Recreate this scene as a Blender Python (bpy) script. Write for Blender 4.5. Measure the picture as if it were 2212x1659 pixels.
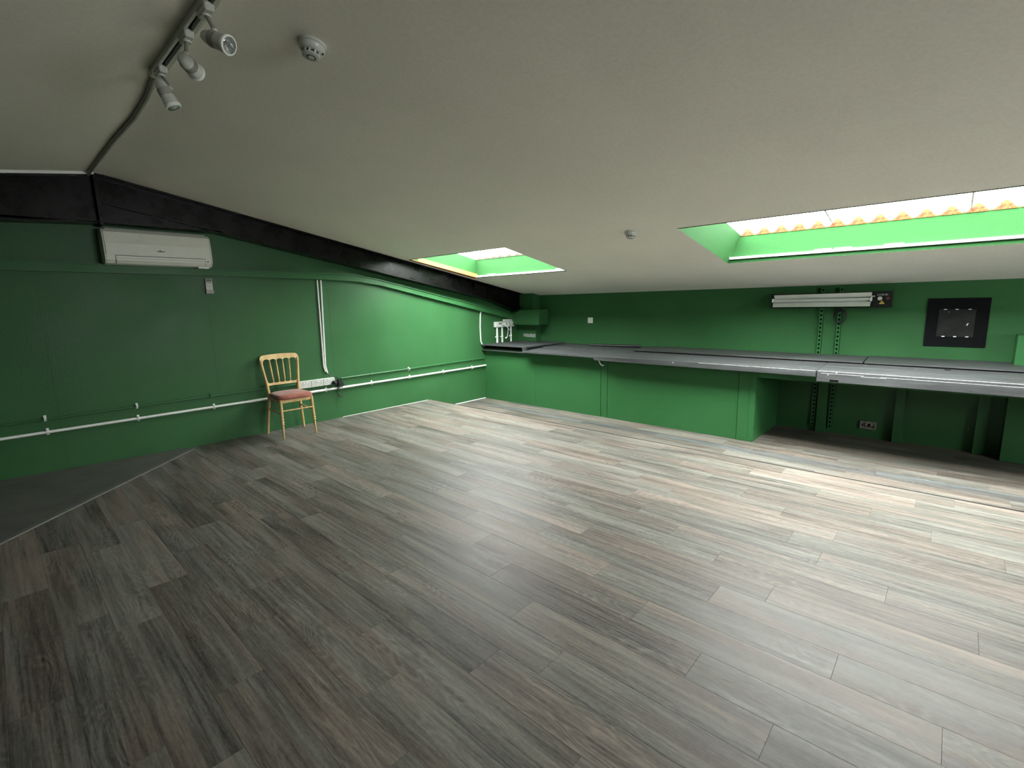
import bpy, math, random
from mathutils import Vector, Matrix

random.seed(7)
for o in list(bpy.data.objects):
    bpy.data.objects.remove(o)
scene = bpy.context.scene
COL = scene.collection
PI = math.pi

# ------------------------------------------------------------------ camera
R0 = Vector((0.7377041, 0.6747960, -0.0210463))     # image right
R1 = Vector((0.0964865, -0.1362330, -0.9859670))    # image down
R2 = Vector((-0.6681938, 0.7253212, -0.1656083))    # into the picture
cam_data = bpy.data.cameras.new('camera')
cam_data.sensor_width = 36
cam_data.lens = 16.852
cam_data.clip_start = 0.05
cam = bpy.data.objects.new('camera', cam_data)
cam.matrix_world = Matrix(((R0.x, -R1.x, -R2.x, 5.5037),
                           (R0.y, -R1.y, -R2.y, -3.6493),
                           (R0.z, -R1.z, -R2.z, 1.35),
                           (0, 0, 0, 1)))
COL.objects.link(cam)
scene.camera = cam

# ------------------------------------------------------------------ light
SKY = 43.0
world = bpy.data.worlds.new('overcast_sky')
scene.world = world
world.use_nodes = True
bg = world.node_tree.nodes['Background']
bg.inputs['Color'].default_value = (0.97, 1.0, 0.985, 1)
bg.inputs['Strength'].default_value = SKY

scene.view_settings.view_transform = 'Standard'
scene.view_settings.look = 'None'
scene.view_settings.exposure = 0.0
scene.view_settings.gamma = 1.0
scene.view_settings.use_curve_mapping = False

# ---- room dimensions -------------------------------------------------
M = -0.18402                 # slope of the roof half in view
YR, ZR = -2.8803, 2.4847     # ridge
YB = 2.6103                  # back wall
XR = 9.6                     # right wall (out of frame)
YF = -8.4                    # front wall (behind the camera)
YS = 0.57                    # edge of the raised floor
D = -0.155                   # lower floor level


def cz(y):
    return ZR + M * (y - YR) if y >= YR else ZR - 0.155 * (YR - y)


ROOF_UP = 0.25               # roof sheets lie this far above the ceiling
# skylight openings: x0, x1, y0, y1 at the ceiling ; x-inset at the top
SKYL = [(0.335, 1.947, 0.140, 1.245, 0.0),
        (3.790, 6.25, 0.225, 1.405, 0.11)]
# unseen opening added for fill light in the other roof half, behind the camera
SKY_FILL = [(9.0, 9.3, -5.2, -4.9)]


def area_portal(x0, x1, y0, y1):
    ld = bpy.data.lights.new('sky_opening', 'AREA')
    ld.shape = 'RECTANGLE'
    ym = (y0 + y1) / 2
    s = (cz(y1) - cz(y0)) / (y1 - y0)
    ang = math.atan(s)
    ld.size = (x1 - x0)
    ld.size_y = (y1 - y0) / math.cos(ang)
    ld.cycles.is_portal = True
    lo = bpy.data.objects.new('sky_opening', ld)
    lo.location = ((x0 + x1) / 2, ym, cz(ym) + 0.02)
    lo.rotation_euler = (ang, 0, 0)
    COL.objects.link(lo)


for s in SKYL:
    area_portal(*s[:4])
for s in SKY_FILL:
    area_portal(*s)
# unseen opening added for fill light in the right gable wall, out of the picture (y0, y1, z0, z1)
GABLE_FILL = (-1.9, 0.4, 1.20, 1.62)
ld = bpy.data.lights.new('sky_opening', 'AREA')
ld.shape = 'RECTANGLE'
ld.size, ld.size_y = GABLE_FILL[3] - GABLE_FILL[2], GABLE_FILL[1] - GABLE_FILL[0]
ld.cycles.is_portal = True
lo = bpy.data.objects.new('sky_opening', ld)
lo.location = (XR + 0.02, (GABLE_FILL[0] + GABLE_FILL[1]) / 2, (GABLE_FILL[2] + GABLE_FILL[3]) / 2)
lo.rotation_euler = (0, PI / 2, 0)
COL.objects.link(lo)

# ------------------------------------------------------------------ helpers
class MB:
    def __init__(self):
        self.v = []
        self.f = []
        self.smooth = False

    def add(self, vs, fs):
        n = len(self.v)
        self.v += [tuple(map(float, a)) for a in vs]
        self.f += [tuple(i + n for i in f) for f in fs]
        return self

    def box(self, x0, x1, y0, y1, z0, z1, b=0.0):
        if b <= 0:
            vs = [(x0, y0, z0), (x1, y0, z0), (x1, y1, z0), (x0, y1, z0),
                  (x0, y0, z1), (x1, y0, z1), (x1, y1, z1), (x0, y1, z1)]
            fs = [(0, 3, 2, 1), (4, 5, 6, 7), (0, 1, 5, 4), (1, 2, 6, 5), (2, 3, 7, 6), (3, 0, 4, 7)]
            return self.add(vs, fs)
        # chamfered box: three shrunken boxes' corners
        vs, idx = [], {}
        for ix, (xa, sx) in enumerate(((x0, 1), (x1, -1))):
            for iy, (ya, sy) in enumerate(((y0, 1), (y1, -1))):
                for iz, (za, sz) in enumerate(((z0, 1), (z1, -1))):
                    idx[ix, iy, iz, 'x'] = len(vs); vs.append((xa, ya + sy * b, za + sz * b))
                    idx[ix, iy, iz, 'y'] = len(vs); vs.append((xa + sx * b, ya, za + sz * b))
                    idx[ix, iy, iz, 'z'] = len(vs); vs.append((xa + sx * b, ya + sy * b, za))
        I = idx
        fs = []
        for i in (0, 1):
            q = [I[i, 0, 0, 'x'], I[i, 1, 0, 'x'], I[i, 1, 1, 'x'], I[i, 0, 1, 'x']]
            fs.append(q if i else q[::-1])
            q = [I[0, i, 0, 'y'], I[1, i, 0, 'y'], I[1, i, 1, 'y'], I[0, i, 1, 'y']]
            fs.append(q[::-1] if i else q)
            q = [I[0, 0, i, 'z'], I[1, 0, i, 'z'], I[1, 1, i, 'z'], I[0, 1, i, 'z']]
            fs.append(q if i else q[::-1])
        for a in (0, 1):
            for c in (0, 1):
                fs.append([I[a, c, 0, 'x'], I[a, c, 1, 'x'], I[a, c, 1, 'y'], I[a, c, 0, 'y']])
                fs.append([I[a, 0, c, 'x'], I[a, 1, c, 'x'], I[a, 1, c, 'z'], I[a, 0, c, 'z']])
                fs.append([I[0, a, c, 'y'], I[1, a, c, 'y'], I[1, a, c, 'z'], I[0, a, c, 'z']])
                for e in (0, 1):
                    fs.append([I[a, c, e, 'x'], I[a, c, e, 'y'], I[a, c, e, 'z']])
        return self.add(vs, fs)

    def rings(self, rings, cap=True, close=True):
        n = len(rings[0])
        vs = [p for r in rings for p in r]
        fs = []
        for k in range(len(rings) - 1):
            for i in range(n if close else n - 1):
                j = (i + 1) % n
                fs.append((k * n + i, k * n + j, (k + 1) * n + j, (k + 1) * n + i))
        if cap:
            fs.append(tuple(range(n - 1, -1, -1)))
            fs.append(tuple((len(rings) - 1) * n + i for i in range(n)))
        return self.add(vs, fs)

    def tube(self, pts, rad, seg=10, cap=True, flat=1.0):
        pts = [Vector(p) for p in pts]
        if not hasattr(rad, '__len__'):
            rad = [rad] * len(pts)
        rs = []
        up = None
        for k, p in enumerate(pts):
            a = pts[max(k - 1, 0)]
            c = pts[min(k + 1, len(pts) - 1)]
            t = (c - a).normalized()
            if up is None:
                h = Vector((0, 0, 1)) if abs(t.z) < 0.9 else Vector((1, 0, 0))
                up = (h - t * h.dot(t)).normalized()
            else:
                up = (up - t * up.dot(t)).normalized()
            s = t.cross(up)
            rs.append([p + (s * math.cos(2 * PI * i / seg) * rad[k] + up * math.sin(2 * PI * i / seg) * rad[k] * flat)
                       for i in range(seg)])
        return self.rings(rs, cap)

    def lathe(self, origin, axis, prof, seg=24):
        """prof: (radius, distance along the axis)"""
        o = Vector(origin)
        a = Vector(axis).normalized()
        h = Vector((0, 0, 1)) if abs(a.z) < 0.9 else Vector((1, 0, 0))
        u = (h - a * h.dot(a)).normalized()
        w = a.cross(u)
        rs = [[o + a * d + (u * math.cos(2 * PI * i / seg) + w * math.sin(2 * PI * i / seg)) * max(r, 1e-4)
               for i in range(seg)] for r, d in prof]
        return self.rings(rs, True)

    def prism(self, poly, axis, a0, a1):
        """extrude a 2-D polygon (in the two other axes, cyclic order) along axis"""
        def P(p, a):
            if axis == 'x':
                return (a, p[0], p[1])
            if axis == 'y':
                return (p[0], a, p[1])
            return (p[0], p[1], a)
        return self.rings([[P(p, a0) for p in poly], [P(p, a1) for p in poly]], True)

    def sub(self, off):
        self.v = [(x - off[0], y - off[1], z - off[2]) for x, y, z in self.v]
        return self

    def mesh(self, name, mat, smooth=False, angle=40):
        me = bpy.data.meshes.new(name)
        me.from_pydata(self.v, [], self.f)
        me.materials.append(mat)
        me.validate()
        import bmesh
        bm = bmesh.new()
        bm.from_mesh(me)
        bmesh.ops.recalc_face_normals(bm, faces=bm.faces)
        bm.to_mesh(me)
        bm.free()
        if smooth:
            for p in me.polygons:
                p.use_smooth = True
            me.set_sharp_from_angle(angle=math.radians(angle))
        me.update()
        return me


def origin_of(o):
    v = Vector((0, 0, 0))
    while o is not None:
        v += o.location
        o = o.parent
    return v


def part(name, mb, mat, parent=None, smooth=False, label=None, local=False, angle=40):
    """one mesh object; world coordinates unless local; its origin is its parent's"""
    if parent is not None and not local:
        mb.sub(origin_of(parent))
    o = bpy.data.objects.new(name, mb.mesh(name, mat, smooth, angle))
    COL.objects.link(o)
    o.parent = parent
    if label:
        o['label'] = label
    return o


def share(name, me, parent, loc, rot=None, label=None):
    o = bpy.data.objects.new(name, me)
    COL.objects.link(o)
    o.parent = parent
    o.location = loc
    if rot:
        o.rotation_euler = rot
    if label:
        o['label'] = label
    return o


def tag(o, label, cat, group=None, kind=None):
    o['label'] = label
    o['category'] = cat
    if group:
        o['group'] = group
    if kind:
        o['kind'] = kind
    return o


def thing(name, loc, label, cat, group=None, rz=0):
    o = bpy.data.objects.new(name, None)
    o.empty_display_size = 0.1
    COL.objects.link(o)
    o.location = loc
    o.rotation_euler = (0, 0, rz)
    return tag(o, label, cat, group)


def struct(name, mb, mat, label=None, smooth=False):
    o = part(name, mb, mat, None, smooth)
    o['kind'] = 'structure'
    if label:
        o['label'] = label
    return o


# ------------------------------------------------------------------ materials
def new_mat(name):
    m = bpy.data.materials.new(name)
    m.use_nodes = True
    nt = m.node_tree
    b = nt.nodes['Principled BSDF']
    return m, nt, b


def N(nt, typ, **kw):
    n = nt.nodes.new(typ)
    for k, v in kw.items():
        setattr(n, k, v)
    return n


def mixc(nt, fac, a, b, mode='MIX'):
    m = N(nt, 'ShaderNodeMix', data_type='RGBA', blend_type=mode)
    for s, val in ((0, fac), (6, a), (7, b)):
        if hasattr(val, 'links'):
            nt.links.new(val, m.inputs[s])
        elif s == 0:
            m.inputs[0].default_value = val
        else:
            m.inputs[s].default_value = (*val, 1)
    return m.outputs[2]


def maths(nt, op, a, b=None, c=None, clamp=False):
    m = N(nt, 'ShaderNodeMath', operation=op)
    m.use_clamp = clamp
    for i, v in enumerate((a, b, c)):
        if v is None:
            continue
        if hasattr(v, 'links'):
            nt.links.new(v, m.inputs[i])
        else:
            m.inputs[i].default_value = v
    return m.outputs[0]


def maprange(nt, v, a, b, c, d, smooth=True):
    m = N(nt, 'ShaderNodeMapRange')
    if smooth:
        m.interpolation_type = 'SMOOTHSTEP'
    nt.links.new(v, m.inputs[0])
    for i, k in enumerate((a, b, c, d)):
        m.inputs[i + 1].default_value = k
    return m.outputs[0]


def coords(nt, scale=(1, 1, 1), kind='Object', offset=None):
    t = N(nt, 'ShaderNodeTexCoord')
    mp = N(nt, 'ShaderNodeMapping')
    mp.inputs['Scale'].default_value = scale
    nt.links.new(t.outputs[kind], mp.inputs[0])
    return mp.outputs[0]


def noise(nt, vec, scale, detail=4, rough=0.55, dist=0.0):
    n = N(nt, 'ShaderNodeTexNoise')
    n.inputs['Scale'].default_value = scale
    n.inputs['Detail'].default_value = detail
    n.inputs['Roughness'].default_value = rough
    n.inputs['Distortion'].default_value = dist
    if vec is not None:
        nt.links.new(vec, n.inputs['Vector'])
    return n.outputs['Fac']


def bump(nt, b, h, strength=0.2, dist=0.01):
    n = N(nt, 'ShaderNodeBump')
    n.inputs['Strength'].default_value = strength
    n.inputs['Distance'].default_value = dist
    nt.links.new(h, n.inputs['Height'])
    nt.links.new(n.outputs[0], b.inputs['Normal'])


def simple(name, col, rough=0.5, metal=0.0, var=0.06, nscale=18, spec=0.5, bumps=0.0, coat=0.0):
    m, nt, b = new_mat(name)
    v = coords(nt)
    n = noise(nt, v, nscale, 4)
    k = maprange(nt, n, 0.25, 0.75, 1 - var, 1 + var)
    c = mixc(nt, 1.0, col, (1, 1, 1), 'MULTIPLY')
    g = N(nt, 'ShaderNodeVectorMath', operation='SCALE')
    g.inputs[0].default_value = col
    nt.links.new(k, g.inputs['Scale'])
    nt.links.new(g.outputs[0], b.inputs['Base Color'])
    nt.nodes.remove(c.node)
    b.inputs['Roughness'].default_value = rough
    b.inputs['Metallic'].default_value = metal
    b.inputs['Specular IOR Level'].default_value = spec
    b.inputs['Coat Weight'].default_value = coat
    if bumps:
        bump(nt, b, noise(nt, v, nscale * 6, 3), bumps, 0.004)
    return m


def chips(nt, vec, scale, thresh, keep):
    """sparse small round flecks: 0/1 mask"""
    vo = N(nt, 'ShaderNodeTexVoronoi')
    vo.inputs['Scale'].default_value = scale
    wob = N(nt, 'ShaderNodeTexNoise')
    wob.inputs['Scale'].default_value = scale * 9
    wob.inputs['Detail'].default_value = 3
    nt.links.new(vec, wob.inputs['Vector'])
    w2 = N(nt, 'ShaderNodeVectorMath', operation='MULTIPLY_ADD')
    nt.links.new(wob.outputs['Color'], w2.inputs[0])
    w2.inputs[1].default_value = (0.16 / scale,) * 3
    nt.links.new(vec, w2.inputs[2])
    nt.links.new(w2.outputs[0], vo.inputs['Vector'])
    near = maths(nt, 'LESS_THAN', vo.outputs['Distance'], thresh)
    sx = N(nt, 'ShaderNodeSeparateColor')
    nt.links.new(vo.outputs['Color'], sx.inputs[0])
    pick = maths(nt, 'GREATER_THAN', sx.outputs[0], keep)
    return maths(nt, 'MULTIPLY', near, pick)


def paint(name, col, rough=0.5, fleck=True, var=0.10, tex=0.25):
    m, nt, b = new_mat(name)
    v = coords(nt)
    n1 = noise(nt, v, 1.3, 5)
    n2 = noise(nt, v, 60, 4)
    k = maths(nt, 'ADD', maprange(nt, n1, 0.25, 0.75, 1 - var, 1 + var), maprange(nt, n2, 0.3, 0.7, -0.03, 0.03))
    g = N(nt, 'ShaderNodeVectorMath', operation='SCALE')
    g.inputs[0].default_value = col
    nt.links.new(k, g.inputs['Scale'])
    out = g.outputs[0]
    if fleck:
        # small spots where the paint has chipped off
        mk = chips(nt, v, 7.0, 0.042, 0.93)
        out = mixc(nt, mk, out, (0.40, 0.50, 0.38))
    nt.links.new(out, b.inputs['Base Color'])
    nt.links.new(maprange(nt, n1, 0.3, 0.7, rough - 0.05, rough + 0.08), b.inputs['Roughness'])
    b.inputs['Specular IOR Level'].default_value = 0.22
    bump(nt, b, n2, tex, 0.003)
    return m


GREEN = paint('green_wall_paint', (0.032, 0.113, 0.039), 0.40)
GREEN2 = paint('green_painted_board', (0.032, 0.128, 0.042), 0.38, var=0.06)
GREEN_DARKENED = paint('green_paint_darkened_reveal', (0.0115, 0.060, 0.0135), 0.8, fleck=False, var=0.06)  # wall paint darkened in the reveals to offset the strong skylight there
GREENP = simple('green_painted_pipe', (0.026, 0.125, 0.04), 0.35)
CEIL = paint('ceiling_emulsion', (0.86, 0.835, 0.75), 0.75, fleck=False, var=0.03, tex=0.15)
WHITE = simple('white_plastic', (0.84, 0.86, 0.83), 0.35, var=0.03)
OFFW = simple('off_white_plastic', (0.55, 0.57, 0.53), 0.32, var=0.04)
ACW = simple('glossy_off_white_casing', (0.80, 0.81, 0.74), 0.22, var=0.03)
GREYP = simple('grey_plastic', (0.28, 0.28, 0.25), 0.4)
DGREY = simple('dark_grey_plastic', (0.05, 0.055, 0.05), 0.45)
BLACKP = simple('black_plastic', (0.005, 0.0055, 0.0055), 0.45)
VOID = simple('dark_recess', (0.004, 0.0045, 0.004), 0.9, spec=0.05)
PATCH = simple('bare_plaster_patch', (0.30, 0.33, 0.30), 0.7, var=0.2, nscale=30)
BRASS = simple('worn_brass', (0.4, 0.3, 0.12), 0.35, metal=0.8)
REFL = simple('aluminium_reflector', (0.60, 0.61, 0.58), 0.35, metal=0.15, var=0.08, nscale=6)
TUBEM = simple('lamp_glass_tube', (0.62, 0.65, 0.63), 0.15, var=0.02)
TRIMM = simple('aluminium_strip', (0.10, 0.10, 0.09), 0.5, var=0.1, spec=0.3)
DARKLINE = simple('step_edge_dark', (0.008, 0.009, 0.010), 0.7, spec=0.2)
BLACKTUBE = simple('black_rubber_tube', (0.010, 0.010, 0.011), 0.5)
YELLOWM = simple('yellow_sticker', (0.70, 0.52, 0.10), 0.5)
REDM = simple('red_rocker_switch', (0.16, 0.03, 0.035), 0.35)
LENS = simple('lamp_lens', (0.35, 0.37, 0.38), 0.08, metal=0.6, nscale=90, var=0.35)
WOODRAW = simple('raw_orange_timber', (0.30, 0.105, 0.018), 0.7, var=0.12, nscale=9)
WORN = simple('worn_white_edge', (0.46, 0.47, 0.46), 0.6, var=0.35, nscale=40)


def beam_paint():
    m, nt, b = new_mat('glossy_black_steel_paint')
    v = coords(nt)
    n = noise(nt, v, 5, 6, 0.65)
    c = mixc(nt, maprange(nt, n, 0.35, 0.7, 0, 1), (0.0016, 0.0015, 0.0015), (0.0034, 0.0031, 0.0031))
    c = mixc(nt, chips(nt, v, 11.0, 0.06, 0.93), c, (0.45, 0.45, 0.43))
    nt.links.new(c, b.inputs['Base Color'])
    nt.links.new(maprange(nt, n, 0.35, 0.65, 0.24, 0.34), b.inputs['Roughness'])
    b.inputs['Specular IOR Level'].default_value = 0.20
    bump(nt, b, noise(nt, v, 14, 4), 0.15, 0.006)
    return m


BEAM = beam_paint()


def plank_material(name, shade=1.0, tint=(1, 1, 1), plain=False):
    """printed vinyl oak board: a different stretch of grain per board"""
    m, nt, b = new_mat(name)
    t = N(nt, 'ShaderNodeTexCoord')
    oi = N(nt, 'ShaderNodeObjectInfo')
    off = N(nt, 'ShaderNodeCombineXYZ')
    r = oi.outputs['Random']
    nt.links.new(maths(nt, 'MULTIPLY', r, 61.7), off.inputs[0])
    nt.links.new(maths(nt, 'MULTIPLY', r, 23.1), off.inputs[1])
    nt.links.new(maths(nt, 'MULTIPLY', r, 91.3), off.inputs[2])
    add = N(nt, 'ShaderNodeVectorMath', operation='ADD')
    nt.links.new(t.outputs['Object'], add.inputs[0])
    nt.links.new(off.outputs[0], add.inputs[1])
    v = add.outputs[0]

    def sc(x, y):
        mp = N(nt, 'ShaderNodeMapping')
        mp.inputs['Scale'].default_value = (x, y, 1)
        nt.links.new(v, mp.inputs[0])
        return mp.outputs[0]
    # contour lines of a slow noise: the arched (cathedral) figure
    slow = noise(nt, sc(1.5, 7.5), 1.0, 2.2, 0.45)
    con = maths(nt, 'SINE', maths(nt, 'MULTIPLY', slow, 150))
    con = maths(nt, 'MULTIPLY', maths(nt, 'ADD', con, 1), 0.5)
    con = maths(nt, 'POWER', con, 2.0)
    where = maprange(nt, noise(nt, sc(1.1, 5.5), 1.0, 2), 0.47, 0.62, 0.0, 1.0)
    broad = noise(nt, sc(0.9, 10), 1.0, 4, 0.6, 0.4)
    streak = noise(nt, sc(2.2, 60), 1.0, 5, 0.7)
    fine = noise(nt, sc(16, 230), 1.0, 3, 0.7)
    speck = noise(nt, sc(45, 120), 1.0, 3, 0.75)
    f = maths(nt, 'ADD', maths(nt, 'MULTIPLY', maprange(nt, broad, 0.32, 0.68, 0, 1), 0.36),
              maths(nt, 'MULTIPLY', maprange(nt, streak, 0.36, 0.64, 0, 1), 0.36))
    f = maths(nt, 'ADD', f, maths(nt, 'MULTIPLY', maprange(nt, fine, 0.3, 0.7, 0, 1), 0.16))
    f = maths(nt, 'ADD', f, maths(nt, 'MULTIPLY', maprange(nt, speck, 0.3, 0.7, 0, 1), 0.16))
    f = maths(nt, 'ADD', f, maths(nt, 'MULTIPLY', maths(nt, 'MULTIPLY', con, where), 0.22))
    f = maths(nt, 'ADD', f, maths(nt, 'MULTIPLY', maths(nt, 'SUBTRACT', r, 0.5), 0.26))
    dark = tuple(a * c * shade for a, c in zip((0.022, 0.021, 0.017), tint))
    lite = tuple(a * c * shade for a, c in zip((0.205, 0.198, 0.172), tint))
    warm = tuple(a * c * shade for a, c in zip((0.220, 0.178, 0.148), tint))
    warm2 = maprange(nt, noise(nt, sc(0.7, 5.0), 1.0, 2), 0.42, 0.62, 0.0, 0.85)
    top = mixc(nt, warm2, lite, warm)
    cr = mixc(nt, maths(nt, 'MULTIPLY', f, 1.0, clamp=True), dark, top)
    nt.links.new(cr, b.inputs['Base Color'])
    nt.links.new(maprange(nt, streak, 0.3, 0.7, 0.42, 0.56), b.inputs['Roughness'])
    b.inputs['Specular IOR Level'].default_value = 0.26
    bump(nt, b, maths(nt, 'ADD', streak, fine), 0.12, 0.0015)
    return m


PLANK = plank_material('grey_oak_vinyl')
PLANKB = plank_material('blue_grey_oak_vinyl', 0.85, (0.9, 1.0, 1.12))


def bench_material():
    m, nt, b = new_mat('scuffed_dark_grey_paint')
    v = coords(nt)

    def sc(x, y, z=1):
        mp = N(nt, 'ShaderNodeMapping')
        mp.inputs['Scale'].default_value = (x, y, z)
        nt.links.new(v, mp.inputs[0])
        return mp.outputs[0]
    streak = noise(nt, sc(1.6, 40, 40), 1.0, 6, 0.75)
    blot = noise(nt, sc(1.2, 3, 3), 1.0, 5, 0.7)
    fine = noise(nt, sc(9, 160, 160), 1.0, 3, 0.7)
    f = maths(nt, 'ADD', maths(nt, 'MULTIPLY', maprange(nt, streak, 0.3, 0.75, 0, 1), 0.5),
              maths(nt, 'MULTIPLY', maprange(nt, blot, 0.3, 0.7, 0, 1), 0.3))
    f = maths(nt, 'ADD', f, maths(nt, 'MULTIPLY', fine, 0.3))
    c = mixc(nt, f, (0.014, 0.0145, 0.015), (0.090, 0.096, 0.098))
    c = mixc(nt, chips(nt, sc(1, 1, 1), 13.0, 0.09, 0.90), c, (0.5, 0.5, 0.48))
    c = mixc(nt, chips(nt, sc(0.5, 1, 1), 27.0, 0.10, 0.93), c, (0.4, 0.38, 0.34))
    nt.links.new(c, b.inputs['Base Color'])
    nt.links.new(maprange(nt, streak, 0.3, 0.7, 0.42, 0.62), b.inputs['Roughness'])
    bump(nt, b, streak, 0.2, 0.003)
    return m


BENCH = bench_material()


def chair_wood():
    m, nt, b = new_mat('gold_painted_beech')
    v = coords(nt, (14, 14, 2))
    n = noise(nt, v, 1.6, 5, 0.6)
    c = mixc(nt, maprange(nt, n, 0.3, 0.7, 0, 1), (0.50, 0.33, 0.13), (0.66, 0.47, 0.21))
    nt.links.new(c, b.inputs['Base Color'])
    b.inputs['Roughness'].default_value = 0.34
    b.inputs['Metallic'].default_value = 0.15
    return m


CHW = chair_wood()


def fabric():
    m, nt, b = new_mat('faded_terracotta_cloth')
    v = coords(nt)
    n = noise(nt, v, 9, 5, 0.65)
    w = noise(nt, coords(nt, (1, 1, 1)), 420, 2)
    c = mixc(nt, maprange(nt, n, 0.3, 0.7, 0, 1), (0.25, 0.075, 0.052), (0.40, 0.15, 0.10))
    nt.links.new(c, b.inputs['Base Color'])
    b.inputs['Roughness'].default_value = 0.9
    b.inputs['Sheen Weight'].default_value = 0.3
    bump(nt, b, w, 0.3, 0.002)
    return m


FAB = fabric()


def foam():
    m, nt, b = new_mat('orange_foam')
    v = coords(nt)
    n = noise(nt, v, 34, 5, 0.7)
    c = mixc(nt, maprange(nt, n, 0.40, 0.66, 1, 0), (0.05, 0.009, 0.001), (0.19, 0.052, 0.004))
    nt.links.new(c, b.inputs['Base Color'])
    b.inputs['Roughness'].default_value = 0.9
    bump(nt, b, n, 0.5, 0.02)
    return m


FOAM = foam()
FOAMG = simple('grey_weathered_foam', (0.035, 0.030, 0.018), 0.9, var=0.4, nscale=30, bumps=0.3)


def sheet_mat():
    """clear corrugated roof sheet, slightly milky"""
    m, nt, b = new_mat('translucent_roof_sheet')
    out = nt.nodes['Material Output']
    tr = N(nt, 'ShaderNodeBsdfTransparent')
    tr.inputs[0].default_value = (0.96, 0.97, 0.96, 1)
    tl = N(nt, 'ShaderNodeBsdfTranslucent')
    tl.inputs[0].default_value = (0.9, 0.9, 0.88, 1)
    mx = N(nt, 'ShaderNodeMixShader')
    v = coords(nt)
    n = noise(nt, v, 6, 4)
    nt.links.new(maprange(nt, n, 0.3, 0.7, 0.22, 0.34), mx.inputs[0])
    nt.links.new(tr.outputs[0], mx.inputs[1])
    nt.links.new(tl.outputs[0], mx.inputs[2])
    nt.links.new(mx.outputs[0], out.inputs[0])
    nt.nodes.remove(b)
    return m


SHEET = sheet_mat()
LAP = simple('sheet_lap_line', (0.35, 0.33, 0.28), 0.7)

# ------------------------------------------------------------------ floors
PW, PL, PT = 1 / 6.0, 1.0, 0.004
SEAM_Y = -0.78
seqA = [.10, .395, .695, .995, .80, .30, .60, .905, .20, .497, .30, .80]      # rows downward from the sheet seam
seqB = [.93, .12, .81, .525, .228, .915, .43, .62, .31, .025, .728]          # rows upward from the sheet seam


def plank_mesh(w, d, mat):
    g, c = 0.0003, 0.0004
    mb = MB()
    x0, x1, y0, y1 = g, w - g, g, d - g
    vs = [(x0, y0, -PT), (x1, y0, -PT), (x1, y1, -PT), (x0, y1, -PT),
          (x0, y0, -c), (x1, y0, -c), (x1, y1, -c), (x0, y1, -c),
          (x0 + c, y0 + c, 0), (x1 - c, y0 + c, 0), (x1 - c, y1 - c, 0), (x0 + c, y1 - c, 0)]
    fs = [(0, 1, 5, 4), (1, 2, 6, 5), (2, 3, 7, 6), (3, 0, 4, 7),
          (4, 5, 9, 8), (5, 6, 10, 9), (6, 7, 11, 10), (7, 4, 8, 11), (8, 9, 10, 11)]
    mb.add(vs, fs)
    return mb.mesh('plank', mat)


_pm = {}


def lay_row(parent, y0, y1, off, xa, xb, z, mat=PLANK):
    x = math.floor(xa) - 1 + off
    while x < xb:
        a, c = max(x, xa), min(x + PL, xb)
        if c - a > 0.03:
            key = (round(c - a, 3), round(y1 - y0, 3), mat.name)
            if key not in _pm:
                _pm[key] = plank_mesh(c - a, y1 - y0, mat)
            share('plank', _pm[key], parent, (a, y0, z))
        x += PL


XLIM = 8.6
fl = struct('floor', MB().box(-0.05, XR, YF, YS, -0.19, -PT), DARKLINE, 'raised floor of grey oak-look boards')
k = 0
while True:
    top = SEAM_Y - k * PW
    bot = top - PW
    if top < -4.6:
        break
    # boards are only laid as far as the camera or a step beside it could see
    xa = 0.0 if bot > -4.0 else 0.9
    xb = min(XLIM, 8.6 if top > -2.5 else 7.3)
    lay_row(fl, max(bot, YF), top, seqA[k % 12], xa, xb, 0.0)
    k += 1
k = 0
while True:
    bot = SEAM_Y + k * PW
    if bot >= YS - 0.012:
        break
    lay_row(fl, bot, min(bot + PW, YS - 0.008), seqB[k % 11], 0.0, XLIM, 0.0)
    k += 1
rest = MB()
rest.box(0.0, XR, YF, -4.78, -PT, 0.0)
rest.box(8.6, XR, -4.78, YS - 0.008, -PT, 0.0)
rest.box(7.3, 8.6, -4.78, -2.5, -PT, 0.0)
o = part('floor_covering', rest, PLANK, fl)
o['kind'] = 'stuff'
part('step_shadow_strip', MB().box(0.0, XR, YS - 0.008, YS + 0.004, -0.03, 0.0012, 0.0004), DARKLINE, fl,  # dark strip laid in for the shadow line at the step edge
     label='thin dark strip standing in for the shadow along the step')

fl2 = struct('floor', MB().box(-0.05, XR, YS, YB + 0.05, D - 0.08, D - PT), DARKLINE, 'lower floor strip in front of and under the bench')
seqL = [.93, .13, .825, .52, .21, .915, .415, .62, .31, .025, .728]
y = 1.09 - 4 * PW
k = -4
while y < YB:
    y1 = min(y + PW, YB)
    if y1 > YS + 0.02:
        lay_row(fl2, max(y, YS + 0.002), y1, seqL[k % 11], 0.0, XLIM, D, PLANKB if k == 1 else PLANK)
    y += PW
    k += 1

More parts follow.
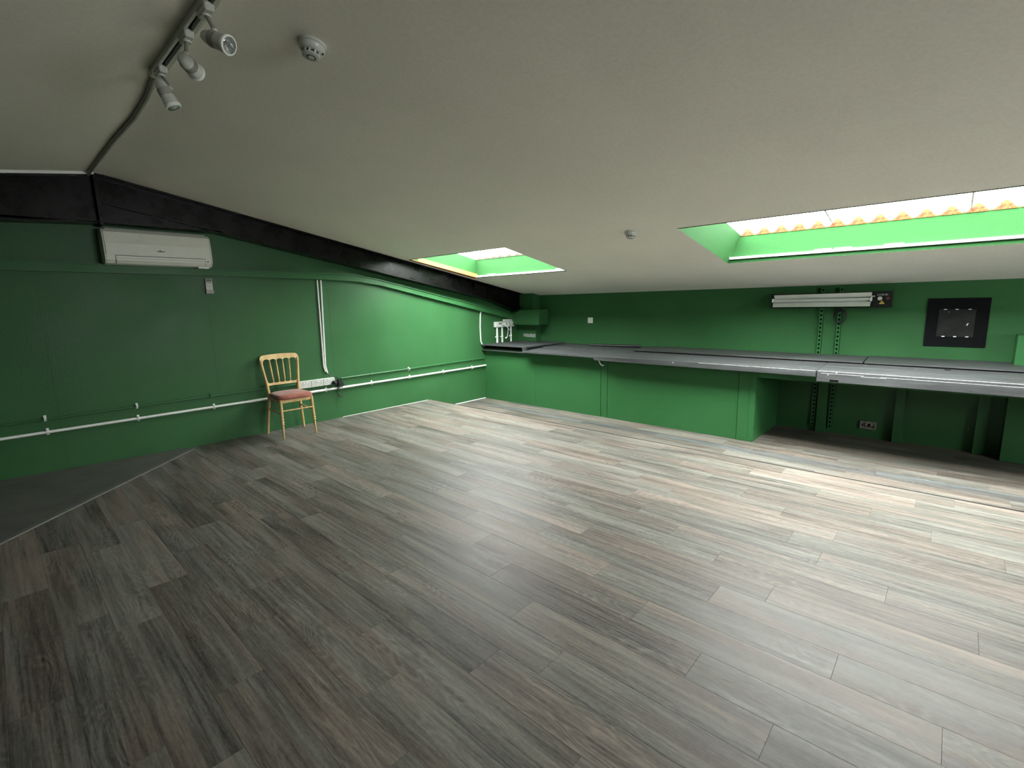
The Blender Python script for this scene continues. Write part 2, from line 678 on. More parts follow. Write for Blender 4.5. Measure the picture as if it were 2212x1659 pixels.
# ------------------------------------------------------------------ walls
struct('wall_left', MB().prism([(YF, -0.3), (YB + 0.1, -0.3), (YB + 0.1, cz(YB) + 0.0), (YR, ZR + 0.0), (YF, cz(YF) + 0.0)], 'x', -0.12, 0.0),
       GREEN, 'green gable wall with the air conditioner')
struct('wall_back', MB().box(-0.1, XR + 0.1, YB, YB + 0.12, -0.3, cz(YB) + 0.0), GREEN, 'low green wall behind the bench')
mb = MB()
for pl in ([(YF, -0.3), (YB + 0.1, -0.3), (YB + 0.1, GABLE_FILL[2]), (YF, GABLE_FILL[2])],
           [(YF, GABLE_FILL[2]), (GABLE_FILL[0], GABLE_FILL[2]), (GABLE_FILL[0], GABLE_FILL[3]), (YF, GABLE_FILL[3] - 0.3)],
           [(GABLE_FILL[1], GABLE_FILL[2]), (YB + 0.1, GABLE_FILL[2]), (YB + 0.1, cz(YB)), (GABLE_FILL[1], GABLE_FILL[3])],
           [(YF, GABLE_FILL[3] - 0.3), (GABLE_FILL[0], GABLE_FILL[3]), (GABLE_FILL[1], GABLE_FILL[3]), (YB + 0.1, cz(YB)), (YR, ZR), (YF, cz(YF))]):
    mb.prism(pl, 'x', XR, XR + 0.1)
struct('wall_right', mb, GREEN)
struct('wall_front', MB().box(-0.1, XR + 0.1, YF - 0.1, YF, -0.3, cz(YF)), GREEN)

# ceiling with the skylight openings cut out
def slope_with_holes(mb, x0, x1, y0, y1, holes):
    xs = sorted({x0, x1, *[h[0] for h in holes], *[h[1] for h in holes]})
    ys = sorted({y0, y1, *[h[2] for h in holes], *[h[3] for h in holes]})
    for i in range(len(xs) - 1):
        for j in range(len(ys) - 1):
            mx, my = (xs[i] + xs[i + 1]) / 2, (ys[j] + ys[j + 1]) / 2
            if any(h[0] < mx < h[1] and h[2] < my < h[3] for h in holes):
                continue
            a, b_, c, d = (xs[i], ys[j]), (xs[i + 1], ys[j]), (xs[i + 1], ys[j + 1]), (xs[i], ys[j + 1])
            lo = [(p[0], p[1], cz(p[1])) for p in (a, b_, c, d)]
            hi = [(p[0], p[1], cz(p[1]) + 0.012) for p in (a, b_, c, d)]
            mb.rings([lo, hi], True)


mb = MB()
slope_with_holes(mb, -0.1, XR + 0.1, YR, YB + 0.1, [s[:4] for s in SKYL])
slope_with_holes(mb, -0.1, XR + 0.1, YF - 0.1, YR, SKY_FILL)
ceil = struct('ceiling', mb, CEIL, 'pale sloping ceiling meeting in a ridge')
part('ridge_strip', MB().prism([(YR - 0.012, cz(YR - 0.012) - 0.003), (YR + 0.05, cz(YR + 0.05) - 0.004), (YR + 0.05, cz(YR + 0.05) + 0.004), (YR, ZR + 0.004), (YR - 0.012, ZR)], 'x', 0.0, XR), CEIL, ceil)
part('edge_bead', MB().prism([(YF, cz(YF) - 0.022), (YR, ZR - 0.020), (YR, ZR), (YF, cz(YF))], 'x', 0.19, 0.205),
     WHITE, ceil, label='thin white bead along the beam')

# ------------------------------------------------------------------ skylights
WP = 0.145       # pitch of the corrugations
WA = 0.055       # their height


def build_skylight(idx, x0, x1, y0, y1, inset, sheets, fillmat, wavex0, far=False):
    root = thing('window_%d' % idx, ((x0 + x1) / 2, (y0 + y1) / 2, cz((y0 + y1) / 2)),
                 '', 'skylight')
    del root['category']
    del root['label']
    root['kind'] = 'structure'
    root['label'] = ('smaller roof window beside the black beam' if far else 'large roof window over the lower floor')
    T = 0.02
    nrm = Vector((0, -M, 1)).normalized()      # roof normal
    up = nrm * (ROOF_UP + 0.004)

    def top(x, y):
        return (x, y + up.y, cz(y) + up.z)

    def wallpiece(name, a, b_, ta, tb, n, mat, **kw):
        lo = [Vector(a), Vector(b_), Vector(b_) + n * T, Vector(a) + n * T]
        hi = [Vector(ta), Vector(tb), Vector(tb) + n * T, Vector(ta) + n * T]
        mb = MB().rings([[tuple(p) for p in lo], [tuple(p) for p in hi]], True)
        return part(name, mb, mat, root, **kw)
    e = 0.0012
    A = (x0 + e, y0 + e, cz(y0) + 0.0004); B = (x1 - e, y0 + e, cz(y0) + 0.0004)
    C_ = (x1 - e, y1 - e, cz(y1) + 0.0004); Dd = (x0 + e, y1 - e, cz(y1) + 0.0004)
    xi0 = x0 + inset
    tA = top(xi0, y0); tB = top(x1, y0); tC = top(x1, y1 - 0.04); tD = top(xi0, y1 - 0.04)
    wallpiece('reveal_panel', Dd, C_, tD, tC, Vector((0, 1, 0)), GREEN_DARKENED)
    wallpiece('reveal_panel', B, A, tB, tA, Vector((0, -1, 0)), GREEN_DARKENED)
    wallpiece('reveal_panel', A, Dd, tA, tD, Vector((-1, 0, 0)), GREEN_DARKENED)
    wallpiece('reveal_panel', C_, B, tC, tB, Vector((1, 0, 0)), GREEN_DARKENED)
    # white ledge strip near the foot of the lower reveal
    zl = cz(y1) + (0.006 if far else 0.034)
    led = MB().box(x0 + 0.02, x1 - 0.02, y1 - 0.026, y1 + 0.005, zl, zl + 0.022, 0.003)
    part('ledge_strip', led, WHITE, root, label='white painted strip along the lower reveal')
    for fx in ((0.16, 0.9) if far else (0.30, 0.36, 0.50)):
        xx = x0 + fx * (x1 - x0)
        part('paint_lump', MB().box(xx, xx + 0.13, y1 - 0.025, y1, zl + 0.018, zl + 0.034, 0.005), WHITE, root)
    # corrugated sheets
    ys, ye = tA[1] - 0.08, tC[1] + 0.06

    def zroof(yy):      # underside datum (troughs)
        return tD[2] + M * (yy - tD[1])

    def wave(x):
        ph = (x - wavex0) / WP
        return WA * (0.5 - 0.5 * math.cos(2 * PI * ph)) ** 1.15

    for si in range(len(sheets) - 1):
        sx0, sx1 = sheets[si], sheets[si + 1]
        n = int((sx1 - sx0) / (WP / 10)) + 1
        ra, rb = [], []
        lo1, lo2, hi2, hi1 = [], [], [], []
        for i in range(n + 1):
            x = sx0 + (sx1 - sx0 - 0.002) * i / n
            w = wave(x)
            lo1.append((x, ys, zroof(ys) + w)); lo2.append((x, ye, zroof(ye) + w))
        mb = MB()
        m_ = len(lo1)
        mb.add(lo1 + lo2, [(i, i + 1, m_ + i + 1, m_ + i) for i in range(m_ - 1)])
        part('roof_sheet', mb, SHEET, root, smooth=True)
    for sx in sheets[1:-1]:
        w = wave(sx)
        mb = MB()
        q = [(sx - 0.006, ys, zroof(ys) + w - 0.003), (sx + 0.006, ys, zroof(ys) + w - 0.003),
             (sx + 0.006, ys, zroof(ys) + w - 0.001), (sx - 0.006, ys, zroof(ys) + w - 0.001)]
        q2 = [(p[0], ye, zroof(ye) - zroof(ys) + p[2]) for p in q]
        mb.rings([q, q2], True)
        part('sheet_lap', mb, LAP, root)
    # foam pieces closing each corrugation above the lower reveal
    prof = []
    K = 12
    for i in range(K + 1):
        x = WP * (0.04 + 0.92 * i / K)
        w = WA * (0.5 - 0.5 * math.cos(2 * PI * x / WP)) ** 1.15
        prof.append((x, w - 0.003 + random.uniform(-.0015, .001)))
    prof[0] = (prof[0][0], -0.004)
    prof[-1] = (prof[-1][0], -0.004)
    poly = [(prof[0][0], -0.012)] + prof + [(prof[-1][0], -0.012)]
    fm = MB().prism(poly, 'y', 0.0, 0.03).mesh('foam_filler', fillmat)
    x = wavex0
    ro = origin_of(root)
    while x < xi0 - 0.3 * WP:
        x += WP
    while x + WP * 0.5 < x1:
        yy = tD[1] - 0.006
        share('foam_filler', fm, root, Vector((x, yy, zroof(yy) + 0.002)) - ro)
        x += WP
    if far:
        # bare timber packing between the opening and the black beam
        m2 = MB()
        xa, xb = x0 - 0.06, x0 - 0.002
        q = [(xa, y0 - 0.01, cz(y0) - 0.004), (xb, y0 - 0.01, cz(y0) - 0.004), (xb, y0 - 0.01, cz(y0) + 0.05), (xa, y0 - 0.01, cz(y0) + 0.05)]
        q2 = [(xa, y1 + 0.01, cz(y1) - 0.004), (xb + 0.035, y1 + 0.01, cz(y1) - 0.004), (xb + 0.035, y1 + 0.01, cz(y1) + 0.05), (xa, y1 + 0.01, cz(y1) + 0.05)]
        m2.rings([q, q2], True)
        part('timber_packer', m2, WOODRAW, root, label='bare orange timber edge')
    return root


build_skylight(1, *SKYL[0], sheets=[0.25, 0.80, 1.36, 2.05], fillmat=FOAMG, wavex0=0.335, far=True)
build_skylight(2, *SKYL[1], sheets=[3.70, 4.645, 5.515, 6.45], fillmat=FOAM, wavex0=3.885)

# ------------------------------------------------------------------ ramp in the corner at left
ra = thing('floor_ramp', (0.5, -3.5, 0.0), 'low grey wood-effect ramp panel at the foot of the left wall', 'ramp')
dirv = Vector((1.432 - 0.172, -3.766 + 2.51, 0)).normalized()
A = Vector((0.115, -2.453, 0.004)); Bq = A + dirv * 3.1


def ramp_z(p):
    d = abs((p[0] - A.x) * dirv.y - (p[1] - A.y) * dirv.x)
    return 0.006 + 0.036 * d


poly = [(0.004, -2.475), (A.x, A.y), (Bq.x, Bq.y), (0.004, Bq.y)]
RAMP = simple('grey_ramp_board', (0.088, 0.090, 0.080), 0.5, var=0.16, nscale=5, spec=0.25)
# two boards joined along a seam that runs with the wall
sx = 0.93
t = (sx - A.x) / dirv.x
S = A + dirv * t
p1 = [(0.004, -2.475), (A.x, A.y), (S.x, S.y), (sx, Bq.y), (0.004, Bq.y)]
p2 = [(sx + 0.004, S.y - 0.004), (Bq.x, Bq.y), (sx + 0.004, Bq.y)]
for pl in (p1, p2):
    mb = MB().rings([[(q[0], q[1], 0.001) for q in pl], [(q[0], q[1], ramp_z(q)) for q in pl]], True)
    part('ramp_board', mb, RAMP, ra)
nv = Vector((-dirv.y, dirv.x, 0))
if nv.x < 0:
    nv = -nv
mb = MB()
e0, e1 = A - dirv * 0.02, Bq
mb.rings([[tuple(e0 - nv * 0.020 + Vector((0, 0, -.002))), tuple(e0 + nv * 0.020 + Vector((0, 0, -.002))), tuple(e0 + nv * 0.017 + Vector((0, 0, .006))), tuple(e0 - nv * 0.017 + Vector((0, 0, .009)))],
          [tuple(e1 - nv * 0.020 + Vector((0, 0, -.002))), tuple(e1 + nv * 0.020 + Vector((0, 0, -.002))), tuple(e1 + nv * 0.017 + Vector((0, 0, .006))), tuple(e1 - nv * 0.017 + Vector((0, 0, .009)))]], True)
part('edge_strip', mb, TRIMM, ra, label='pale metal strip along its edge')

# ------------------------------------------------------------------ black steel rafter along the gable wall
bm_ = thing('steel_beam', (0.1, YR, 2.1), 'black painted steel rafter following the roof along the left wall', 'beam')
FLX0, FLX1 = 0.02, 0.175


def bottom_beam(y):
    return 2.030 + M * (y + 1.617)


def strip_yz(pts_lo, pts_hi, xa, xb):
    """ribbon between two (y,z) polylines, extruded in x"""
    mb = MB()
    n = len(pts_lo)
    for k in range(n - 1):
        a, b_, c, d = pts_lo[k], pts_lo[k + 1], pts_hi[k + 1], pts_hi[k]
        mb.rings([[(xa, *a), (xa, *b_), (xa, *c), (xa, *d)], [(xb, *a), (xb, *b_), (xb, *c), (xb, *d)]], True)
    return mb


ys = [YR, YB]
top_lo = [(y, cz(y) - 0.016) for y in ys]
top_hi = [(y, cz(y) - 0.001) for y in ys]
part('top_flange', strip_yz(top_lo, top_hi, FLX0, FLX1 + 0.012), BEAM, bm_)
part('web', strip_yz([(y, bottom_beam(y)) for y in (YR, YB)], [(y, cz(y) - 0.01) for y in (YR, YB)], 0.10, 0.112), BEAM, bm_)
yk = -1.97
yh = 1.75
part('bottom_flange', strip_yz([(y, bottom_beam(y) - 0.012) for y in (YR, YB)], [(y, bottom_beam(y)) for y in (YR, YB)], FLX0, FLX1), BEAM, bm_)
# apex haunch
zb = 2.100
part('haunch_plate', strip_yz([(YR, zb), (yk, zb)], [(YR, bottom_beam(YR)), (yk, bottom_beam(yk))], 0.10, 0.115), BEAM, bm_)
part('haunch_flange', strip_yz([(YR, zb - 0.012), (yk, zb - 0.012)], [(YR, zb), (yk, zb)], FLX0, FLX1), BEAM, bm_)
# eaves haunch
zq = 1.20
part('haunch_plate', strip_yz([(yh, bottom_beam(yh) - 0.002), (2.42, zq), (YB, zq)], [(yh, bottom_beam(yh)), (2.42, bottom_beam(2.42)), (YB, bottom_beam(YB))], 0.10, 0.115), BEAM, bm_)
part('haunch_flange', strip_yz([(yh, bottom_beam(yh) - 0.014), (2.42, zq - 0.012)], [(yh, bottom_beam(yh) - 0.002), (2.42, zq)], FLX0, FLX1), BEAM, bm_)
# web stiffener seam at the corner of the skylight
for yy in (1.36,):
    part('web_stiffener', MB().prism([(yy, bottom_beam(yy)), (yy + 0.012, bottom_beam(yy)), (yy + 0.03, cz(yy) - 0.012), (yy + 0.018, cz(yy) - 0.012)], 'x', 0.03, 0.165), BEAM, bm_)
part('apex_plate', MB().prism([(YR - 0.006, zb - 0.03), (YR + 0.016, zb - 0.03), (YR + 0.016, ZR - 0.006), (YR - 0.006, ZR - 0.006)], 'x', FLX0, FLX1 + 0.006), BEAM, bm_)

b2 = thing('steel_beam', (0.1, YR - 0.5, 2.1), 'black painted steel rafter left of the ridge above the air conditioner', 'beam')


def bot2(y):
    return cz(y) - 0.30


part('top_flange', strip_yz([(YF, cz(YF) - 0.016), (YR - 0.008, ZR - 0.016)], [(YF, cz(YF) - 0.001), (YR - 0.008, ZR - 0.002)], FLX0, FLX1 + 0.012), BEAM, b2)
part('web', strip_yz([(YF, bot2(YF)), (-3.8, bot2(-3.8)), (YR - 0.008, bot2(YR) - 0.03)], [(YF, cz(YF) - 0.01), (-3.8, cz(-3.8) - 0.01), (YR - 0.008, ZR - 0.01)], 0.10, 0.112), BEAM, b2)
part('bottom_flange', strip_yz([(YF, bot2(YF) - 0.012), (-3.8, bot2(-3.8) - 0.012), (YR - 0.008, bot2(YR) - 0.1)], [(YF, bot2(YF)), (-3.8, bot2(-3.8)), (YR - 0.008, bot2(YR) - 0.088)], FLX0, FLX1), BEAM, b2)
part('haunch_plate', strip_yz([(-4.4, 2.095), (YR - 0.008, 2.10)], [(-4.4, bot2(-3.8)), (YR - 0.008, bot2(YR) + 0.03)], 0.10, 0.117), BEAM, b2)
part('haunch_flange', strip_yz([(-4.4, 2.083), (YR - 0.008, 2.088)], [(-4.4, 2.095), (YR - 0.008, 2.10)], FLX0, FLX1), BEAM, b2)

# ------------------------------------------------------------------ boxed trunking along the left wall
pts_t = [(-8.0, 1.800), (-3.5, 1.767), (-2.07, 1.747), (-0.9, 1.738), (-0.52, 1.732), (-0.18, 1.683), (YB - 0.20, 1.150)]
pts_b = [(-8.0, 1.715), (-3.5, 1.687), (-2.07, 1.682), (-0.9, 1.670), (-0.50, 1.655), (-0.16, 1.612), (YB - 0.20, 1.070)]
rail = thing('wall_trunking', (0.03, -0.5, 1.65), 'green painted trunking running level then sloping down along the left wall', 'trunking')
part('channel', strip_yz(pts_b, pts_t, 0.0, 0.055), GREEN2, rail)
part('cover_lip', strip_yz([(y_, z_ - 0.008) for y_, z_ in pts_t], [(y_, z_ + 0.002) for y_, z_ in pts_t], 0.0, 0.068), GREEN2, rail)

# faint joint lines between wall boards
for i, yj in enumerate((-3.33, -2.12, -0.86, 0.93)):
    o = part('trim_%d' % (i + 1), MB().box(0.0, 0.0009, yj, yj + 0.035, 0.01, 1.62, 0.0006), GREEN, None)
    o['kind'] = 'structure'

o = part('trim_5', MB().box(0.0, 0.007, YS + 0.02, 1.685, D, D + 0.012, 0.002), WHITE, None, label='pale sealant line at the foot of the wall on the lower floor')
o['kind'] = 'structure'
o = part('trim_6', MB().box(0.0, 0.005, -0.80, 0.52, 0.0, 0.0045, 0.001), WHITE, None, label='thin pale line at the foot of the wall right of the chair')
o['kind'] = 'structure'

# ------------------------------------------------------------------ pipes with clips on the left wall
def pipe_clip_mesh(r, mat):
    mb = MB()
    mb.box(-0.0, 0.008, -0.010, 0.010, -r - 0.016, r + 0.016, 0.003)
    mb.lathe((r + 0.012, -0.007, 0), (0, 1, 0), [(r + 0.0045, 0), (r + 0.0045, 0.014)], 16)
    return mb.mesh('pipe_clip', mat, True)


wp = thing('conduit_pipe', (0.015, -1.0, 0.378), 'long white plastic conduit low along the left wall', 'pipe')
pts = [(0.024, -4.9, 0.374), (0.024, -3.69, 0.375), (0.024, -1.0, 0.376), (0.024, 0.3, 0.378), (0.024, 1.70, 0.383)]
part('tube', MB().tube(pts, 0.0125, 14), WHITE, wp, True)
part('coupler', MB().tube([(0.024, -1.86, 0.376), (0.024, -0.62, 0.376)], 0.0145, 14), WHITE, wp, True)
cm = pipe_clip_mesh(0.0125, WHITE)
for yy in (-3.417, -2.807, -2.182, -0.984, -0.368, 0.224, 0.827, 1.403):
    share('pipe_clip', cm, wp, Vector((0.0, yy, 0.377)) - wp.location)
gp = thing('conduit_pipe', (0.015, -1.0, 0.49), 'thin green painted pipe just above the white conduit', 'pipe')
pts = [(0.018, -4.9, 0.48), (0.018, -3.68, 0.482), (0.018, -1.73, 0.490), (0.018, -1.34, 0.489)]
part('tube', MB().tube(pts, 0.008, 12), GREENP, gp, True)
pts = [(0.018, -0.79, 0.490), (0.018, 0.2, 0.492), (0.018, 1.71, 0.502)]
part('tube', MB().tube(pts, 0.0085, 12), GREENP, gp, True)
cg, cw = pipe_clip_mesh(0.0085, GREENP), pipe_clip_mesh(0.0095, WHITE)
for yy, me in ((-3.419, cw), (-2.805, cw), (-2.199, cg), (-1.55, cg), (-0.372, cg), (0.217, cw), (0.816, cg), (1.40, cg)):
    share('pipe_clip', me, gp, Vector((0.0, yy, 0.49)) - gp.location,
          label='white clip' if me is cw else None)

# twin white conduits dropping from the trunking
for k, (ya, yb_, lab) in enumerate(((-0.982, -0.990, 'left one of two thin white conduits dropping to the sockets by the chair'),
                                    (-0.938, -0.968, 'right one of two thin white conduits dropping to the sockets by the chair'))):
    mb = MB()
    za, zb_ = 1.665, 0.592 - 0.02 * k
    mb.tube([(0.010, ya, za), (0.010, yb_ - 0.002, 0.66), (0.010, yb_ + 0.016, zb_)], 0.0095, 8)
    o = part('wall_conduit', mb, WHITE, None, True)
    tag(o, lab, 'conduit', 'thin white drop conduits')
o = part('wall_conduit', MB().tube([(0.012, 1.645, 1.28), (0.012, 1.615, 1.20), (0.012, 1.60, 1.0), (0.012, 1.605, 0.78), (0.014, 1.625, 0.725), (0.025, 1.66, 0.70)], 0.010, 10), WHITE, None, True)
tag(o, 'single white cable dropping from the trunking to the left end of the bench', 'conduit')

# ------------------------------------------------------------------ sockets
def socket_plate(parent, yc, zc, w, h, x, extra=True, switches=True):
    pl = part('socket_plate', MB().box(x, x + 0.009, yc - w / 2, yc + w / 2, zc - h / 2, zc + h / 2, 0.002), OFFW, parent)
    for s in (-1, 1):
        cy = yc + s * w * 0.29
        for dy, dz, a, b_ in ((0, .004, .0022, .0045), (-.010, -.014, .004, .002), (.010, -.014, .004, .002)):
            part('pin_hole', MB().box(x + 0.0085, x + 0.0096, cy + dy - a, cy + dy + a, zc + dz - b_, zc + dz + b_), DGREY, pl)
        if switches:
            sy = yc + s * 0.011
            part('rocker_switch', MB().box(x + 0.008, x + 0.014, sy - 0.006, sy + 0.006, zc + h * .10, zc + h * .36, 0.002), WHITE, pl)
    return pl


sk = thing('power_socket', (0.0, -1.1, 0.43), 'row of three white double sockets in one box beside the chair', 'socket')
part('back_box', MB().box(0, 0.036, -1.318, -0.880, 0.432, 0.516, 0.004), WHITE, sk)
for yc in (-1.245, -1.099, -0.953):
    socket_plate(sk, yc, 0.474, 0.141, 0.080, 0.036)
# small black plug, adaptor and flex
pg = thing('plug', (0.05, -0.9, 0.44), 'black plug in the right hand end of the row of three sockets', 'plug')
part('plug_body', MB().lathe((0.044, -0.905, 0.452), (1, 0.1, 0), [(0.020, 0), (0.026, 0.006), (0.025, 0.03), (0.016, 0.045), (0.008, 0.05)], 16), BLACKP, pg, True)
part('plug_shoulder', MB().box(0.05, 0.078, -0.895, -0.868, 0.430, 0.470, 0.006), BLACKP, pg)
ad = thing('power_adaptor', (0.03, -0.8, 0.44), 'black wedge-shaped power adaptor hanging just right of the sockets', 'adaptor')
part('adaptor_body', MB().prism([(-0.848, 0.484), (-0.815, 0.487), (-0.765, 0.402), (-0.838, 0.392)], 'x', 0.018, 0.060), BLACKP, ad)
part('flex', MB().tube([(0.03, -0.966, 0.572), (0.03, -0.94, 0.555), (0.04, -0.91, 0.535), (0.045, -0.87, 0.525), (0.04, -0.84, 0.50), (0.04, -0.835, 0.48)], 0.0045, 8), BLACKP, ad, True)
part('flex', MB().tube([(0.060, -0.852, 0.42), (0.055, -0.858, 0.38), (0.035, -0.865, 0.33), (0.03, -0.84, 0.295), (0.03, -0.80, 0.275), (0.035, -0.79, 0.262), (0.03, -0.82, 0.258), (0.03, -0.86, 0.30)], 0.005, 8), BLACKP, ad, True)
part('flex', MB().tube([(0.045, -0.835, 0.475), (0.066, -0.845, 0.46), (0.066, -0.845, 0.40), (0.045, -0.842, 0.33)], 0.0035, 8), BLACKP, ad, True)

# sockets and conduits above the left end of the bench
s2 = thing('power_socket', (0.0, 2.14, 0.97), 'white double sockets in a box above the left end of the bench', 'socket')
part('back_box', MB().box(0, 0.045, 1.915, 2.368, 0.972, 1.062, 0.004), WHITE, s2)
part('side_face', MB().box(0.045, 0.050, 1.93, 2.04, 0.985, 1.050, 0.001), WHITE, s2)
part('mesh_grille', MB().box(0.050, 0.052, 1.985, 2.055, 1.015, 1.05), GREYP, s2)
for yc in (2.125, 2.285):
    socket_plate(s2, yc, 1.017, 0.140, 0.078, 0.045)
part('plug_lead', MB().tube([(0.06, 2.06, 1.03), (0.09, 2.10, 1.02), (0.09, 2.16, 0.96), (0.06, 2.19, 0.88), (0.04, 2.19, 0.81), (0.035, 2.18, 0.79)], 0.006, 8), WHITE, s2, True)
part('plug_lead', MB().tube([(0.06, 2.05, 1.02), (0.085, 2.12, 0.99), (0.07, 2.18, 0.95), (0.05, 2.265, 0.905)], 0.006, 8), WHITE, s2, True)
part('lead_end', MB().lathe((0.024, 2.18, 0.805), (0, -0.3, -1), [(0.007, 0), (0.013, 0.012), (0.012, 0.03)], 10), WHITE, s2, True)
o = part('mini_trunking', MB().box(0, 0.028, 2.13, 2.515, 1.066, 1.094, 0.004), WHITE, None)
tag(o, 'short white trunking just above the sockets over the bench end', 'trunking')
labs = ['leftmost of three white pipes from the bench end up to its sockets', 'middle of three white pipes from the bench end up to its sockets',
        'rightmost of three white pipes from the bench end up to its sockets']
for yy, rr, lab in zip((1.968, 2.088, 2.300), (0.017, 0.015, 0.015), labs):
    cp = thing('conduit_pipe', (0.02, yy, 0.72), lab, 'pipe', 'three white pipes above the bench end')
    part('tube', MB().tube([(0.022, yy, 0.7225), (0.022, yy, 0.971)], rr, 14), WHITE, cp, True)
    part('pipe_clip', MB().box(0, 0.045, yy - 0.022, yy + rr * 0.5, 0.806, 0.826, 0.005).lathe((0.012, yy - 0.028, 0.816), (1, 0, 0), [(0.011, 0), (0.013, 0.01), (0.010, 0.018)], 12), WHITE, cp)

# ------------------------------------------------------------------ air conditioner
ac = thing('air_conditioner', (0.0, -2.49, 1.75), 'white wall-mounted air conditioner under the black beam', 'air conditioner')
ya, yb = -2.888, -2.085
prof = [(0.0, 2.052), (0.05, 2.054), (0.125, 2.046), (0.155, 2.022), (0.175, 1.93), (0.178, 1.83), (0.172, 1.79), (0.150, 1.762), (0.11, 1.752), (0.0, 1.757)]
part('casing', MB().prism(prof, 'y', ya + 0.006, yb - 0.006), ACW, ac)
for yy0, yy1 in ((ya, ya + 0.012), (yb - 0.012, yb)):
    part('end_cap', MB().prism([(x_ * 1.0 + 0.0, z_) for x_, z_ in prof], 'y', yy0, yy1), ACW, ac)
front = [(0.157, 2.020), (0.176, 1.93), (0.180, 1.835), (0.184, 1.835), (0.181, 1.93), (0.162, 2.022)]
part('front_panel', MB().prism(front, 'y', ya + 0.012, yb - 0.012), ACW, ac)
part('top_grille', MB().box(0.02, 0.13, ya + 0.03, yb - 0.03, 2.046, 2.058, 0.002), GREYP, ac)
lv = [(0.1795, 1.823), (0.1745, 1.790), (0.153, 1.764), (0.157, 1.760), (0.179, 1.788), (0.184, 1.823)]
fl_ = part('air_flap', MB().prism(lv, 'y', -2.815, -2.150), ACW, ac)
part('flap_gap', MB().prism([(0.176, 1.829), (0.1805, 1.829), (0.1805, 1.8245), (0.176, 1.8245)], 'y', -2.818, -2.147), DGREY, ac)
for yy in (-2.818, -2.1495):
    part('flap_gap', MB().prism([(0.1725, 1.829), (0.1812, 1.829), (0.1765, 1.789), (0.154, 1.760), (0.148, 1.764)], 'y', yy, yy + 0.003), DGREY, ac)
part('flap_crease', MB().prism([(0.1815, 1.806), (0.1825, 1.806), (0.1822, 1.803), (0.1812, 1.803)], 'y', -2.812, -2.153), GREYP, fl_)
lg = MB()
lg.box(0.1815, 0.1830, -2.520, -2.462, 1.872, 1.878)
lg.lathe((0.1815, -2.497, 1.879), (1, 0, 0), [(0.007, 0), (0.007, 0.0014)], 12)
lg.lathe((0.1815, -2.486, 1.875), (1, 0, 0), [(0.005, 0), (0.005, 0.0014)], 12)
part('badge', lg, DGREY, ac, label='small dark maker badge')
part('indicator', MB().box(0.1795, 0.1815, -2.128, -2.122, 1.795, 1.812), DGREY, ac)
part('drain_outlet', MB().box(0.09, 0.14, -2.20, -2.11, 1.742, 1.758, 0.003), WHITE, ac)

# remote control in its holder
rc = thing('remote_control', (0.0, -2.097, 1.515), 'off-white remote control hung on the wall below the air conditioner', 'remote')
part('case', MB().box(0.004, 0.024, -2.126, -2.066, 1.514, 1.656, 0.004), OFFW, rc)
part('holder', MB().box(0.0, 0.028, -2.130, -2.062, 1.508, 1.548, 0.003), GREYP, rc)
part('display', MB().box(0.0235, 0.025, -2.120, -2.072, 1.630, 1.650), DGREY, rc)
part('display_bezel', MB().box(0.0235, 0.0245, -2.121, -2.071, 1.608, 1.632), GREYP, rc)
for dy, dz, w_, h_ in ((-2.109, 1.592, .004, .004), (-2.083, 1.592, .004, .004), (-2.096, 1.600, .004, .003), (-2.096, 1.578, .007, .005), (-2.111, 1.582, .004, .004), (-2.081, 1.582, .004, .004), (-2.103, 1.560, .006, .002), (-2.087, 1.560, .006, .002)):
    part('button', MB().box(0.0235, 0.0262, dy - w_, dy + w_, dz - h_, dz + h_), GREYP, rc)

# ------------------------------------------------------------------ column with box in the far left corner
cl = thing('corner_column', (0.2, 2.5, -0.15), 'green boxed column in the far left corner, a wider box halfway up', 'column')
part('shaft', MB().box(0.0, 0.418, 2.485, YB, D, 1.002), GREEN, cl)
part('wide_box', MB().box(0.0, 0.605, 2.33, YB - 0.03, 1.015, 1.245, 0.003), GREEN, cl)
part('wide_box_base', MB().box(0.0, 0.60, 2.32, YB, 1.000, 1.016), GREEN, cl)
part('upper_shaft', MB().box(0.0, 0.40, 2.43, YB, 1.245, cz(2.45)), GREEN, cl)
part('bare_patch', MB().prism([(0.14, 0.800), (0.22, 0.790), (0.405, 0.788), (0.405, 0.846), (0.35, 0.842), (0.31, 0.852), (0.27, 0.842), (0.20, 0.848), (0.14, 0.842)], 'y', 2.4835, 2.486), PATCH, cl, label='bare grey patch of missing paint')

# ------------------------------------------------------------------ the bench
XB1 = 8.9
bn = thing('wall_bench', (3.0, 2.0, 0.6), 'long dark grey painted workbench built along the back wall', 'bench')
# left end box: top at .722
part('bench_board', MB().box(0.0, 0.93, 1.615, YB, 0.706, 0.722, 0.002), BENCH, bn)
part('box_end', MB().box(0.868, 0.93, 1.615, 1.66, 0.640, 0.706, 0.002), BENCH, bn, label='lighter grey end block')
part('box_side', MB().box(0.905, 0.925, 1.66, 2.03, 0.662, 0.706), BLACKP, bn)
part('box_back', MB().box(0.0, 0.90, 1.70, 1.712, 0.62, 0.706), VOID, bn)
part('box_bottom', MB().box(0.0, 0.90, 1.625, 1.70, 0.628, 0.640), BENCH, bn)
# board A
def tilted(xa, xb, ya, yb, za, zb, t):
    return MB().rings([[(xa, ya, za - t), (xa, yb, zb - t), (xa, yb, zb), (xa, ya, za)],
                       [(xb, ya, za - t), (xb, yb, zb - t), (xb, yb, zb), (xb, ya, za)]], True)


part('bench_board', tilted(0.93, 2.165, 1.545, 2.02, 0.664, 0.684, 0.022), BENCH, bn)
part('bench_board', tilted(0.93, 2.42, 2.024, YB, 0.692, 0.706, 0.022), BENCH, bn)
